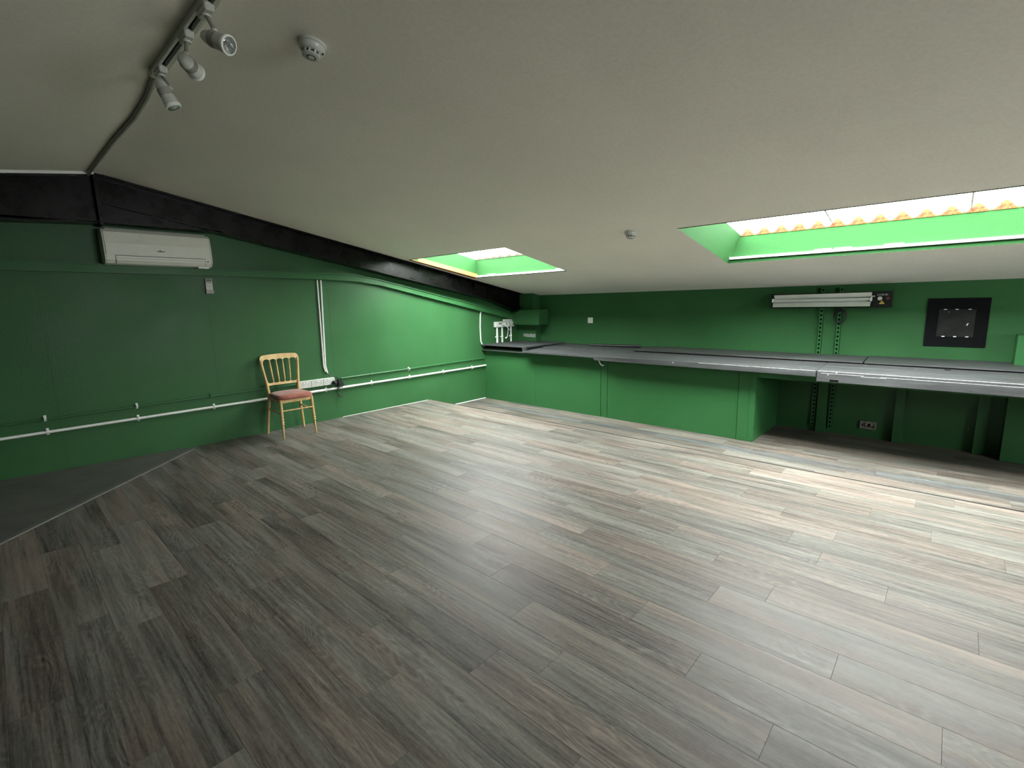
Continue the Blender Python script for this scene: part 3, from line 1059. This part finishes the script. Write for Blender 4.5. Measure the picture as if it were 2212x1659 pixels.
# board B with deep front edges
YFRT = 1.53
part('bench_board', tilted(2.169, 4.600, YFRT, 2.06, 0.673, 0.694, 0.028), BENCH, bn)
part('bench_board', tilted(4.606, XB1, YFRT, 2.06, 0.675, 0.695, 0.028), BENCH, bn)
part('front_edge', MB().box(2.169, 4.597, YFRT - 0.018, YFRT, 0.616, 0.671, 0.002), BENCH, bn)
part('front_edge', MB().box(4.607, XB1, YFRT - 0.020, YFRT, 0.576, 0.674, 0.002), BENCH, bn)
# raised rear boards, joint cut on the slant at x = 4.88
part('bench_board', MB().rings([[(2.43, 2.060, 0.706), (4.885, 2.060, 0.706), (4.868, YB, 0.706), (2.43, YB, 0.706)],
                                [(2.43, 2.060, 0.719), (4.885, 2.060, 0.719), (4.868, YB, 0.722), (2.43, YB, 0.722)]], True), BENCH, bn)
part('bench_board', MB().rings([[(4.897, 2.060, 0.705), (XB1, 2.060, 0.705), (XB1, YB, 0.705), (4.880, YB, 0.705)],
                                [(4.897, 2.060, 0.719), (XB1, 2.060, 0.719), (XB1, YB, 0.728), (4.880, YB, 0.728)]], True), BENCH, bn)
part('bench_frame', MB().box(0.0, XB1, 2.08, YB, 0.60, 0.662), BENCH, bn)
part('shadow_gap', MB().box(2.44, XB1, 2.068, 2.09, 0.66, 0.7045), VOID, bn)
# worn pale edges
for xa, xb, zc, yy in ((3.5, 4.59, 0.6725, YFRT - 0.0185), (4.64, 4.96, 0.655, YFRT - 0.0212), (4.94, 5.12, 0.647, YFRT - 0.0212), (5.08, XB1, 0.652, YFRT - 0.0212), (4.615, XB1, 0.6750, YFRT - 0.0195)):
    part('worn_edge', MB().box(xa, xb, yy, yy + 0.005, zc - 0.0022, zc + 0.0012), WORN, bn)
part('grommet', MB().lathe((5.50, 2.0, 0.6925), (0, 0, 1), [(0.024, 0), (0.024, 0.002), (0.018, 0.003)], 16), VOID, bn, label='round black cable hole')
part('grommet', MB().box(4.71, 4.78, YFRT - 0.0212, YFRT - 0.012, 0.580, 0.602, 0.002), VOID, bn, label='black slot in the front edge')
for xx, yy in ((2.43, 1.95), (2.72, 1.98), (4.39, 1.99)):
    zz = 0.673 + (yy - YFRT) / 0.53 * 0.021
    part('screw_hole', MB().lathe((xx, yy, zz + 0.0003), (0, 0, 1), [(0.010, 0), (0.010, 0.001)], 10), VOID, bn)

# green boarding under the bench
pn = thing('bench_skirt', (2.0, 1.7, D), 'green painted boarding closing the left half under the bench', 'panel')
YP = 1.69
part('board', MB().box(0.0, 1.055, YP, YP + 0.02, D, 0.655, 0.001), GREEN2, pn)
part('board', MB().box(1.0562, 2.162, YP, YP + 0.02, D, 0.655, 0.001), GREEN2, pn)
part('cover_batten', MB().box(2.169, 2.262, YP + 0.001, YP + 0.02, D, 0.655, 0.001), GREEN2, pn)
part('board', MB().box(2.269, 3.872, YP, YP + 0.02, D, 0.655, 0.001), GREEN2, pn)
part('corner_post', MB().box(3.876, 4.035, YP - 0.006, YP + 0.045, D, 0.655, 0.002), GREEN2, pn)
part('corner_post', MB().box(3.990, 4.043, YP - 0.009, YP + 0.045, D, 0.655, 0.002), GREEN2, pn)
part('side_board', MB().box(4.005, 4.040, YP + 0.045, YB, D, 0.655), GREEN2, pn)
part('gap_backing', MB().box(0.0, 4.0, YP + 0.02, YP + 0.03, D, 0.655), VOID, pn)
part('top_rail', MB().box(4.044, XB1, YP - 0.005, YP + 0.03, 0.540, 0.655, 0.002), GREEN2, pn)

# white cable end hooking out below the bench
o = part('cable', MB().tube([(2.205, 1.555, 0.645), (2.215, 1.56, 0.61), (2.235, 1.57, 0.565), (2.262, 1.58, 0.545), (2.277, 1.58, 0.556)], 0.007, 8), WHITE, None, True)
tag(o, 'short white cable end hooking out from under the bench', 'cable')

# black tube lying on the bench
tb = thing('black_tube', (1.9, 2.46, 0.70), 'short black foam tube lying at the back of the bench', 'tube')
part('tube_body', MB().tube([(1.52, 2.415, 0.7125), (2.30, 2.49, 0.7225)], 0.020, 16), BLACKTUBE, tb, True)
part('tube_end', MB().lathe((2.30, 2.49, 0.7225), (0.995, 0.096, 0.012), [(0.021, 0), (0.022, 0.004), (0.012, 0.005)], 16), DGREY, tb, True)

# pilasters on the back wall below the bench
for xa, xb, dep, lab in ((4.452, 4.545, 0.05, 'green timber post between the two slotted uprights under the bench'),
                         (5.138, 5.215, 0.07, 'slim green post under the bench, right of the low wall socket'),
                         (5.745, 5.825, 0.07, 'slim green post under the bench near the right edge'),
                         (5.925, 6.17, 0.20, 'wide green boxed pier under the bench at the right edge')):
    o = part('timber_post', MB().box(xa, xb, YB - dep, YB, D, 0.60, 0.002), GREEN, None)
    tag(o, lab, 'post')
o = part('wall_pier', MB().box(5.925, 6.35, 2.40, YB, 0.716, 0.985, 0.003), GREEN2, None)
tag(o, 'green boxed pier standing on the bench at the right edge', 'pier')
for i, xa in enumerate((1.9, 3.2)):
    pass

# ------------------------------------------------------------------ slotted uprights
def upright(x, lab):
    root = thing('shelf_upright', (x, YB, -0.10), lab, 'upright', 'slotted shelf uprights')
    w, d = 0.044, 0.026
    z0, z1 = -0.10, cz(YB) - 0.012
    mb = MB()
    # front face with real slots
    yf = YB - d
    xa, xb = x - w / 2, x + w / 2
    sa, sb = x - 0.0085, x + 0.0085
    zz = z0
    pitch = 0.0455
    while zz + pitch < z1:
        h0, h1 = zz + 0.012, zz + 0.032
        for (a, b_, c, e) in ((xa, sa, zz, zz + pitch), (sb, xb, zz, zz + pitch), (sa, sb, zz, h0), (sa, sb, h1, zz + pitch)):
            mb.add([(a, yf, c), (b_, yf, c), (b_, yf, e), (a, yf, e)], [(0, 1, 2, 3)])
        zz += pitch
    part('slotted_face', mb, GREEN2, root)
    part('flange', MB().box(xa, xa + 0.003, yf, YB, z0, zz), GREEN2, root)
    part('flange', MB().box(xb - 0.003, xb, yf, YB, z0, zz), GREEN2, root)
    part('channel_back', MB().box(xa + 0.003, xb - 0.003, YB - 0.002, YB, z0, zz), VOID, root)  # near-black plate paints in the shade behind the slots


upright(4.415, 'left slotted green metal upright behind the fluorescent light')
upright(4.583, 'right slotted green metal upright with a black cable coil hung on it')
co = thing('cable_coil', (4.60, 2.55, 1.12), 'black cable coiled below the fluorescent light', 'cable')
for j in range(3):
    pts = []
    for i in range(25):
        a = 2 * PI * i / 24
        pts.append((4.593 + 0.002 * j + (0.060 - 0.004 * j) * math.cos(a), 2.568 - 0.010 * j, 1.148 - 0.008 * j + (0.072 - 0.005 * j) * math.sin(a)))
    part('coil_loop', MB().tube(pts, 0.0045, 8, cap=False), BLACKP, co, True)
part('cable_tail', MB().tube([(4.60, 2.56, 1.235), (4.62, 2.565, 1.20), (4.615, 2.565, 1.12), (4.59, 2.560, 1.085)], 0.005, 8), BLACKP, co, True)

# ------------------------------------------------------------------ fluorescent tube fitting
uv = thing('fluorescent_light', (4.48, YB, 1.30), 'black housed twin-reflector fluorescent light fixed above the bench', 'light fitting')
yf = YB - 0.09
X0, X1 = 3.915, 5.025
part('housing', MB().box(X0, X1, yf, YB - 0.028, 1.232, 1.392, 0.003), BLACKP, uv)
part('bracket', MB().box(4.2, 4.24, YB - 0.03, YB, 1.27, 1.36), BLACKP, uv)
part('bracket', MB().box(4.80, 4.84, YB - 0.03, YB, 1.27, 1.36), BLACKP, uv)
part('reflector', MB().rings([[(3.952, yf - 0.001, 1.334), (4.855, yf - 0.001, 1.340), (4.855, yf - 0.012, 1.386), (3.952, yf - 0.012, 1.378)],
                              [(3.952, yf + 0.002, 1.334), (4.855, yf + 0.002, 1.340), (4.855, yf - 0.006, 1.386), (3.952, yf - 0.006, 1.378)]], True), REFL, uv)
part('reflector', MB().rings([[(3.942, yf - 0.014, 1.244), (4.848, yf - 0.014, 1.244), (4.852, yf - 0.001, 1.292), (3.942, yf - 0.001, 1.290)],
                              [(3.942, yf - 0.008, 1.244), (4.848, yf - 0.008, 1.244), (4.852, yf + 0.002, 1.292), (3.942, yf + 0.002, 1.290)]], True), REFL, uv)
part('reflector', MB().box(3.95, 4.852, yf - 0.003, yf + 0.002, 1.294, 1.334), REFL, uv)
part('fluorescent_tube', MB().tube([(3.945, yf - 0.022, 1.314), (4.862, yf - 0.022, 1.320)], 0.0125, 14), TUBEM, uv, True)
for xa in (3.935, 4.848):
    part('lamp_holder', MB().box(xa, xa + 0.014, yf - 0.036, yf, 1.296, 1.338, 0.003), WHITE, uv)
part('spring_clip', MB().box(4.85, 4.882, yf - 0.008, yf - 0.003, 1.342, 1.350, 0.001), WHITE, uv)
cb = part('control_panel', MB().box(4.875, 5.028, yf - 0.006, yf, 1.230, 1.394, 0.002), BLACKP, uv)
part('round_cap', MB().lathe((4.924, yf - 0.005, 1.322), (0, -1, 0), [(0.0195, 0), (0.0195, 0.006), (0.016, 0.008)], 24), OFFW, cb)
part('rocker_switch', MB().lathe((4.985, yf - 0.005, 1.322), (0, -1, 0), [(0.015, 0), (0.015, 0.005), (0.012, 0.007)], 20), REDM, cb)
part('warning_triangle', MB().prism([(4.918, 1.266), (4.967, 1.266), (4.9425, 1.303)], 'y', yf - 0.0085, yf - 0.006), YELLOWM, cb)
part('warning_mark', MB().prism([(4.9395, 1.276), (4.9445, 1.276), (4.9460, 1.292), (4.9410, 1.292)], 'y', yf - 0.0095, yf - 0.0085), DGREY, cb)


def text_obj(name, s, size, loc, rot, mat, parent):
    cu = bpy.data.curves.new(name, 'FONT')
    cu.body = s
    cu.size = size
    cu.extrude = 0.0006
    cu.resolution_u = 3
    tmp = bpy.data.objects.new(name + '_tmp', cu)
    COL.objects.link(tmp)
    bpy.context.view_layer.update()
    me = bpy.data.meshes.new_from_object(tmp.evaluated_get(bpy.context.evaluated_depsgraph_get()))
    bpy.data.objects.remove(tmp)
    me.name = name
    me.materials.clear()
    me.materials.append(mat)
    o = bpy.data.objects.new(name, me)
    COL.objects.link(o)
    o.parent = parent
    o.location = Vector(loc) - origin_of(parent)
    o.rotation_euler = rot
    return o


text_obj('lettering', 'LUXE-BL', 0.024, (4.900, yf - 0.0075, 1.352), (PI / 2, 0, 0), OFFW, cb)

# ------------------------------------------------------------------ black framed panel
fp = thing('framed_panel', (5.52, YB, 0.85), 'flat black square panel with a grey centre and six white tabs, right of the light', 'panel')
BOARD = simple('matt_black_board', (0.0040, 0.0045, 0.0055), 0.85, var=0.2, spec=0.15)
part('backing_board', MB().box(5.296, 5.737, YB - 0.012, YB, 0.851, 1.312, 0.002), BOARD, fp)


def specked():
    m, nt, b = new_mat('paint_specked_slate')
    v = coords(nt)
    n = noise(nt, v, 9, 4)
    c = mixc(nt, maprange(nt, n, 0.3, 0.7, 0, 1), (0.010, 0.011, 0.011), (0.021, 0.022, 0.021))
    c = mixc(nt, chips(nt, v, 34, 0.14, 0.86), c, (0.40, 0.42, 0.40))
    nt.links.new(c, b.inputs['Base Color'])
    b.inputs['Roughness'].default_value = 0.7
    b.inputs['Specular IOR Level'].default_value = 0.2
    return m


part('centre_plate', MB().box(5.384, 5.646, YB - 0.016, YB - 0.011, 0.946, 1.208, 0.001), specked(), fp)
for xx in (5.436, 5.520, 5.604):
    part('white_tab', MB().box(xx - 0.011, xx + 0.011, YB - 0.0185, YB - 0.0155, 0.944, 0.953), WHITE, fp)
for xx in (5.430, 5.512, 5.602):
    part('white_tab', MB().box(xx - 0.011, xx + 0.011, YB - 0.0185, YB - 0.0155, 1.203, 1.210), WHITE, fp)
part('white_tab', MB().prism([(5.590, 1.055), (5.596, 1.052), (5.602, 1.070), (5.606, 1.072), (5.604, 1.078), (5.594, 1.074)], 'y', YB - 0.0185, YB - 0.0155), WHITE, fp)

# ------------------------------------------------------------------ switch plate and the broken socket
sw = thing('blank_plate', (1.397, YB, 1.03), 'small white square wall plate above the bench', 'wall plate')
part('plate', MB().box(1.352, 1.442, YB - 0.010, YB, 1.029, 1.113, 0.003), WHITE, sw)
for xx in (1.365, 1.429):
    part('screw', MB().lathe((xx, YB - 0.010, 1.071), (0, -1, 0), [(0.003, 0), (0.003, 0.001)], 8), GREYP, sw)

DIRTY = simple('grimy_plaster_white', (0.26, 0.25, 0.21), 0.7, var=0.25, nscale=60)
bs = thing('broken_socket', (4.926, YB, -0.06), 'broken off-white double socket without a front, low on the wall under the bench', 'socket')
x0_, x1_, z0_, z1_ = 4.856, 4.996, -0.060, 0.022
part('box_rim', MB().box(x0_, x1_, YB - 0.022, YB, z1_ - 0.012, z1_, 0.002), DIRTY, bs)
part('box_rim', MB().box(x0_, x1_, YB - 0.022, YB, z0_, z0_ + 0.010, 0.002), DIRTY, bs)
part('box_rim', MB().box(x0_, x0_ + 0.012, YB - 0.022, YB, z0_ + 0.010, z1_ - 0.012, 0.002), DIRTY, bs)
part('box_rim', MB().box(x1_ - 0.010, x1_, YB - 0.022, YB, z0_ + 0.010, z1_ - 0.012, 0.002), DIRTY, bs)
part('box_back', MB().box(x0_ + 0.01, x1_ - 0.01, YB - 0.006, YB - 0.001, z0_ + 0.01, z1_ - 0.01), GREYP, bs)
part('terminal_block', MB().box(4.900, 4.922, YB - 0.022, YB - 0.006, -0.022, 0.006, 0.003), DIRTY, bs)
part('knockout', MB().lathe((4.936, YB - 0.008, -0.016), (0, -1, 0), [(0.014, 0), (0.014, 0.003)], 16), VOID, bs)
part('wire_tangle', MB().tube([(4.872, YB - .012, -.02), (4.885, YB - .02, -.006), (4.90, YB - .02, -.03), (4.93, YB - .018, -.036), (4.96, YB - .018, -.03), (4.98, YB - .012, -.04)], 0.005, 8), simple('brown_wire', (0.09, 0.03, 0.015), 0.5), bs, True)

# ------------------------------------------------------------------ ceiling fittings
def detector(x, y_, lab, sc=1.0):
    n = Vector((0, M, -1)).normalized()          # pointing down from the ceiling
    o_ = Vector((x, y_, cz(y_)))
    root = thing('smoke_detector', o_, lab, 'smoke detector', 'smoke detectors')
    part('base_ring', MB().lathe(o_, n, [(0.050 * sc, -0.002), (0.053 * sc, 0.004), (0.053 * sc, 0.010), (0.049 * sc, 0.013)], 32), OFFW, root, True)
    part('body', MB().lathe(o_, n, [(0.048 * sc, 0.012), (0.047 * sc, 0.026), (0.040 * sc, 0.034), (0.034 * sc, 0.036)], 32), OFFW, root, True)
    part('smoke_chamber', MB().lathe(o_, n, [(0.028 * sc, 0.036), (0.028 * sc, 0.048)], 24), DGREY, root)
    u = Vector((1, 0, 0))
    w = n.cross(u)
    rib = MB()
    for i in range(10):
        a = 2 * PI * i / 10
        r1, r2 = 0.0275 * sc, 0.0335 * sc
        ca, sa = math.cos(a), math.sin(a)
        da = 0.12
        q = []
        for rr, aa in ((r1, a - da), (r2, a - da), (r2, a + da), (r1, a + da)):
            q.append(o_ + (u * math.cos(aa) + w * math.sin(aa)) * rr)
        rib.rings([[tuple(p + n * 0.035) for p in q], [tuple(p + n * 0.049) for p in q]], True)
    part('guard_rib', rib, OFFW, root)
    part('end_cap', MB().lathe(o_, n, [(0.034 * sc, 0.048), (0.034 * sc, 0.052), (0.028 * sc, 0.055), (0.020 * sc, 0.0555)], 24), OFFW, root, True)
    part('cap_vent', MB().lathe(o_, n, [(0.018 * sc, 0.0557), (0.012 * sc, 0.0562)], 20), DGREY, root)
    part('cap_centre', MB().lathe(o_, n, [(0.013 * sc, 0.0560), (0.010 * sc, 0.0575)], 16), OFFW, root)
    part('test_lamp', MB().lathe(o_ + (u * 0.6 - w * 0.75).normalized() * 0.041 * sc, n, [(0.0045, 0.030), (0.0045, 0.036)], 10), BLACKP, root)


detector(3.43, -2.575, 'round smoke detector on the ceiling right of the spotlight track', 1.06)
detector(3.41, 0.15, 'round smoke detector on the ceiling between the two roof windows', 1.0)

# conduit along the ridge
o = part('ridge_cable', MB().tube([(0.12, -2.912, 2.466), (1.27, -2.910, 2.466), (1.84, -2.894, 2.468), (2.25, -2.908, 2.466), (2.59, -2.940, 2.462)], 0.013, 10), GREYP, None, True)
tag(o, 'grey cable running along the ceiling ridge to the spotlight track', 'cable')

# track and heads
TY = -2.945
tz = ZR - 0.004
tr = thing('lighting_track', (3.3, TY, tz), 'white spotlight track fixed along the ceiling ridge', 'track')
tx0, tx1 = 2.635, 5.1
part('track_body', MB().prism([(TY - 0.021, tz), (TY - 0.021, tz - 0.040), (TY - 0.010, tz - 0.040), (TY - 0.010, tz - 0.012), (TY + 0.010, tz - 0.012), (TY + 0.010, tz - 0.040), (TY + 0.021, tz - 0.040), (TY + 0.021, tz)], 'x', tx0, tx1), OFFW, tr)
part('track_slot', MB().box(tx0 + 0.004, tx1, TY - 0.0098, TY + 0.0098, tz - 0.016, tz - 0.012), VOID, tr)
part('feed_end', MB().box(tx0 - 0.045, tx0 - 0.001, TY - 0.022, TY + 0.022, tz - 0.042, tz, 0.004), OFFW, tr)


def spot(x, ax, lab, hx=0.0, hy=0.0, drop=0.155):
    top_ = Vector((x, TY, tz - 0.040))
    root = thing('spotlight', top_, lab, 'spotlight', 'spotlights on the ceiling track')
    part('track_adaptor', MB().box(x - 0.045, x + 0.045, TY - 0.017, TY + 0.017, tz - 0.062, tz - 0.030, 0.004), OFFW, root)
    part('adaptor_lock', MB().lathe((x, TY, tz - 0.060), (0, 0, -1), [(0.017, 0), (0.015, 0.008)], 16), OFFW, root, True)
    c = top_ + Vector((hx, hy, -drop))
    a = Vector(ax).normalized()
    K = 0.82
    stem_top = top_ + Vector((0, 0, -0.02))
    perp = (Vector((0, 0, 1)) - a * a.z).normalized()
    joint = c - a * 0.03 * K + perp * 0.037 * K
    part('stem', MB().tube([stem_top, joint], 0.0075, 10), GREYP, root, True)
    part('knuckle', MB().lathe(joint - perp * 0.012, perp, [(0.010, 0), (0.012, 0.006), (0.010, 0.018)], 12), OFFW, root, True)
    part('lamp_shell', MB().lathe(c - a * 0.085 * K, a, [(r_ * K, d_ * K) for r_, d_ in [(0.004, -0.004), (0.013, -0.001), (0.020, 0.005), (0.0265, 0.020), (0.031, 0.045), (0.033, 0.05), (0.033, 0.085), (0.0355, 0.10), (0.0380, 0.128), (0.0385, 0.140)]], 28), OFFW, root, True)
    fin = MB()
    for j in range(5):
        fin.lathe(c - a * (0.032 - 0.008 * j) * K, a, [(0.0352 * K, 0), (0.0352 * K, 0.0035 * K)], 24)
    part('cooling_fin', fin, GREYP, root)
    part('front_rim', MB().lathe(c + a * 0.050 * K, a, [(0.0385 * K, 0), (0.0410 * K, 0.002), (0.0410 * K, 0.012), (0.0350 * K, 0.014)], 28), WHITE, root, True)
    part('lens', MB().lathe(c + a * 0.050 * K + a * 0.0142, a, [(0.0335 * K, 0), (0.030 * K, 0.0015), (0.012 * K, 0.004)], 24), LENS, root, True)


spot(2.705, (0.15, 0.30, -0.80), 'white track spotlight nearest the ridge cable, pointing down', 0.045, 0.0, 0.120)
spot(3.115, (-0.62, 0.50, -0.04), 'white track spotlight in the middle, turned away to show its round back', 0.02, -0.005, 0.120)
spot(3.365, (0.96, 0.48, -0.48), 'white track spotlight at the top edge of the picture, lens facing right', 0.045, 0.015, 0.118)

# ------------------------------------------------------------------ the chair
ch = thing('banquet_chair', (0.275, -1.525, 0.0), 'gold wooden banqueting chair with a terracotta seat pad against the left wall', 'chair', rz=math.radians(-2.0))
# local axes: +x forward, y across; z up
HS = 0.405    # underside of the pad


def turned(mb, p0, p1, base, beads, seg=14, n=28, taper=None):
    p0, p1 = Vector(p0), Vector(p1)
    ts = sorted({i / n for i in range(n + 1)} | {b + d for b in beads for d in (-0.018, -0.012, -0.006, 0, 0.006, 0.012, 0.018)})
    pts, rad = [], []
    for t_ in ts:
        if t_ < 0 or t_ > 1:
            continue
        r = base if taper is None else taper(t_)
        for b in beads:
            d = abs(t_ - b)
            if d < 0.0181:
                r *= 1 + 0.28 * math.cos(d / 0.018 * PI / 2)
            elif d < 0.035:
                r *= 0.90
        pts.append(p0.lerp(p1, t_))
        rad.append(r)
    mb.tube(pts, rad, seg)
    return mb


for s in (-1, 1):
    part('leg', turned(MB(), (0.165, s * 0.160, HS + 0.005), (0.190, s * 0.170, 0.0), 0.014, [0.50, 0.56, 0.62],
                       taper=lambda t_: 0.0165 - 0.003 * t_ if t_ < 0.45 else 0.0155 - 0.0075 * (t_ - 0.45) / 0.55), CHW, ch, True, local=True)
for s in (-1, 1):
    # rear leg running on into the back post
    pts = [(-0.200, s * 0.197, 0.0), (-0.188, s * 0.187, 0.12), (-0.172, s * 0.172, 0.28), (-0.158, s * 0.160, 0.39), (-0.156, s * 0.158, 0.42), (-0.158, s * 0.160, 0.47),
           (-0.170, s * 0.170, 0.58), (-0.185, s * 0.182, 0.68), (-0.197, s * 0.190, 0.76), (-0.203, s * 0.190, 0.805)]
    rad = [0.0125, 0.0140, 0.0155, 0.0170, 0.0170, 0.0165, 0.015, 0.0145, 0.015, 0.017]
    part('rear_leg', MB().tube(pts, rad, 12), CHW, ch, True, local=True)


def back_x(z):
    # line of the reclined back
    return -0.156 - (z - 0.43) * 0.128


def scallop(ylo, yhi, zt, zb_, th, name):
    """board spanning y with top edge zt(y) and bottom edge zb_(y)"""
    n = 72
    f_, b_ = [], []
    vs = []
    for i in range(n + 1):
        y_ = ylo + (yhi - ylo) * i / n
        a, c = zt(y_), zb_(y_)
        bow = 0.010 * (1 - (y_ / 0.2) ** 2)
        for z_, dx in ((a, 0), (c, 0), (c, -1), (a, -1)):
            vs.append((back_x(z_) - bow + th / 2 + dx * th, y_, z_))
    fs = []
    for i in range(n):
        for j in range(4):
            k2 = (j + 1) % 4
            fs.append((i * 4 + j, i * 4 + k2, (i + 1) * 4 + k2, (i + 1) * 4 + j))
    fs.append((3, 2, 1, 0))
    fs.append((n * 4, n * 4 + 1, n * 4 + 2, n * 4 + 3))
    return MB().add(vs, fs)


def crest_top(y_):
    a = abs(y_) / 0.205
    if a < 0.82:
        return 0.862 - 0.010 * a * a
    t_ = (a - 0.82) / 0.18
    return 0.862 - 0.0067 - 0.052 * (1 - math.sqrt(max(0, 1 - t_ * t_)))


GAP_T = 0.172 * 2 / 5


def crest_bot(y_):
    u = (y_ + 0.172) / GAP_T
    if u < 0 or u > 5:
        return 0.775 if abs(y_) < 0.2 else 0.795
    fr = u - math.floor(u)
    return 0.786 + 0.024 * math.sqrt(max(0, 1 - (2 * fr - 1) ** 2))


part('crest_rail', scallop(-0.205, 0.205, crest_top, crest_bot, 0.022, 'crest'), CHW, ch, True, local=True)
GAP_B = 0.150 * 2 / 5


def low_top(y_):
    u = (y_ + 0.150) / GAP_B
    if u < 0 or u > 5:
        return 0.580
    fr = u - math.floor(u)
    return 0.566 - 0.014 * math.sqrt(max(0, 1 - (2 * fr - 1) ** 2))


part('lower_rail', scallop(-0.168, 0.168, low_top, lambda y_: 0.528, 0.020, 'lower'), CHW, ch, True, local=True)
for i in (1, 2, 3, 4):
    yt = -0.172 + GAP_T * i
    yb_ = -0.150 + GAP_B * i
    bt = 0.010 * (1 - (yt / 0.2) ** 2)
    turned_mb = turned(MB(), (back_x(0.556) - 0.009, yb_, 0.556), (back_x(0.80) - bt, yt, 0.800), 0.0065, [0.14, 0.80],
                       seg=10, taper=lambda t_: 0.0062 + 0.0035 * math.sin(PI * min(1, max(0, t_))) )
    part('spindle', turned_mb, CHW, ch, True, local=True)
# seat frame
part('seat_rail', MB().box(0.150, 0.176, -0.150, 0.150, HS - 0.030, HS + 0.004, 0.003), CHW, ch, local=True)
for s in (-1, 1):
    part('seat_rail', MB().box(-0.15, 0.16, s * 0.158 - 0.011, s * 0.158 + 0.011, HS - 0.030, HS + 0.004, 0.003), CHW, ch, local=True)
part('seat_rail', MB().box(-0.165, -0.143, -0.145, 0.145, HS - 0.030, HS + 0.004, 0.003), CHW, ch, local=True)
# upholstered pad: rounded superellipse, domed
rings = []
NP = 40


def outline(k_, grow, z_):
    r = []
    for i in range(NP):
        a = 2 * PI * i / NP
        ca, sa = math.cos(a), math.sin(a)
        e = 0.42
        sx_ = math.copysign(abs(ca) ** e, ca)
        sy_ = math.copysign(abs(sa) ** e, sa)
        hw = 0.186 + 0.010 * sx_
        r.append((0.008 + sx_ * 0.188 * k_ + 0, sy_ * hw * k_, z_))
    return r


for k_, z_ in ((0.93, HS + 0.002), (0.985, HS + 0.008), (1.0, HS + 0.020), (0.985, HS + 0.034), (0.93, HS + 0.046), (0.80, HS + 0.056), (0.55, HS + 0.062), (0.25, HS + 0.065), (0.05, HS + 0.066)):
    rings.append(outline(k_, 0, z_))
part('seat_pad', MB().rings(rings, True), FAB, ch, True, local=True, label='terracotta cloth seat pad', angle=80)
# stretchers
part('stretcher', turned(MB(), (0.181, -0.160, 0.295), (0.181, 0.160, 0.295), 0.0075, [0.24, 0.76], seg=10), CHW, ch, True, local=True)
for s in (-1, 1):
    part('stretcher', turned(MB(), (-0.160, s * 0.166, 0.275), (0.182, s * 0.165, 0.262), 0.0075, [0.3, 0.7], seg=10), CHW, ch, True, local=True)
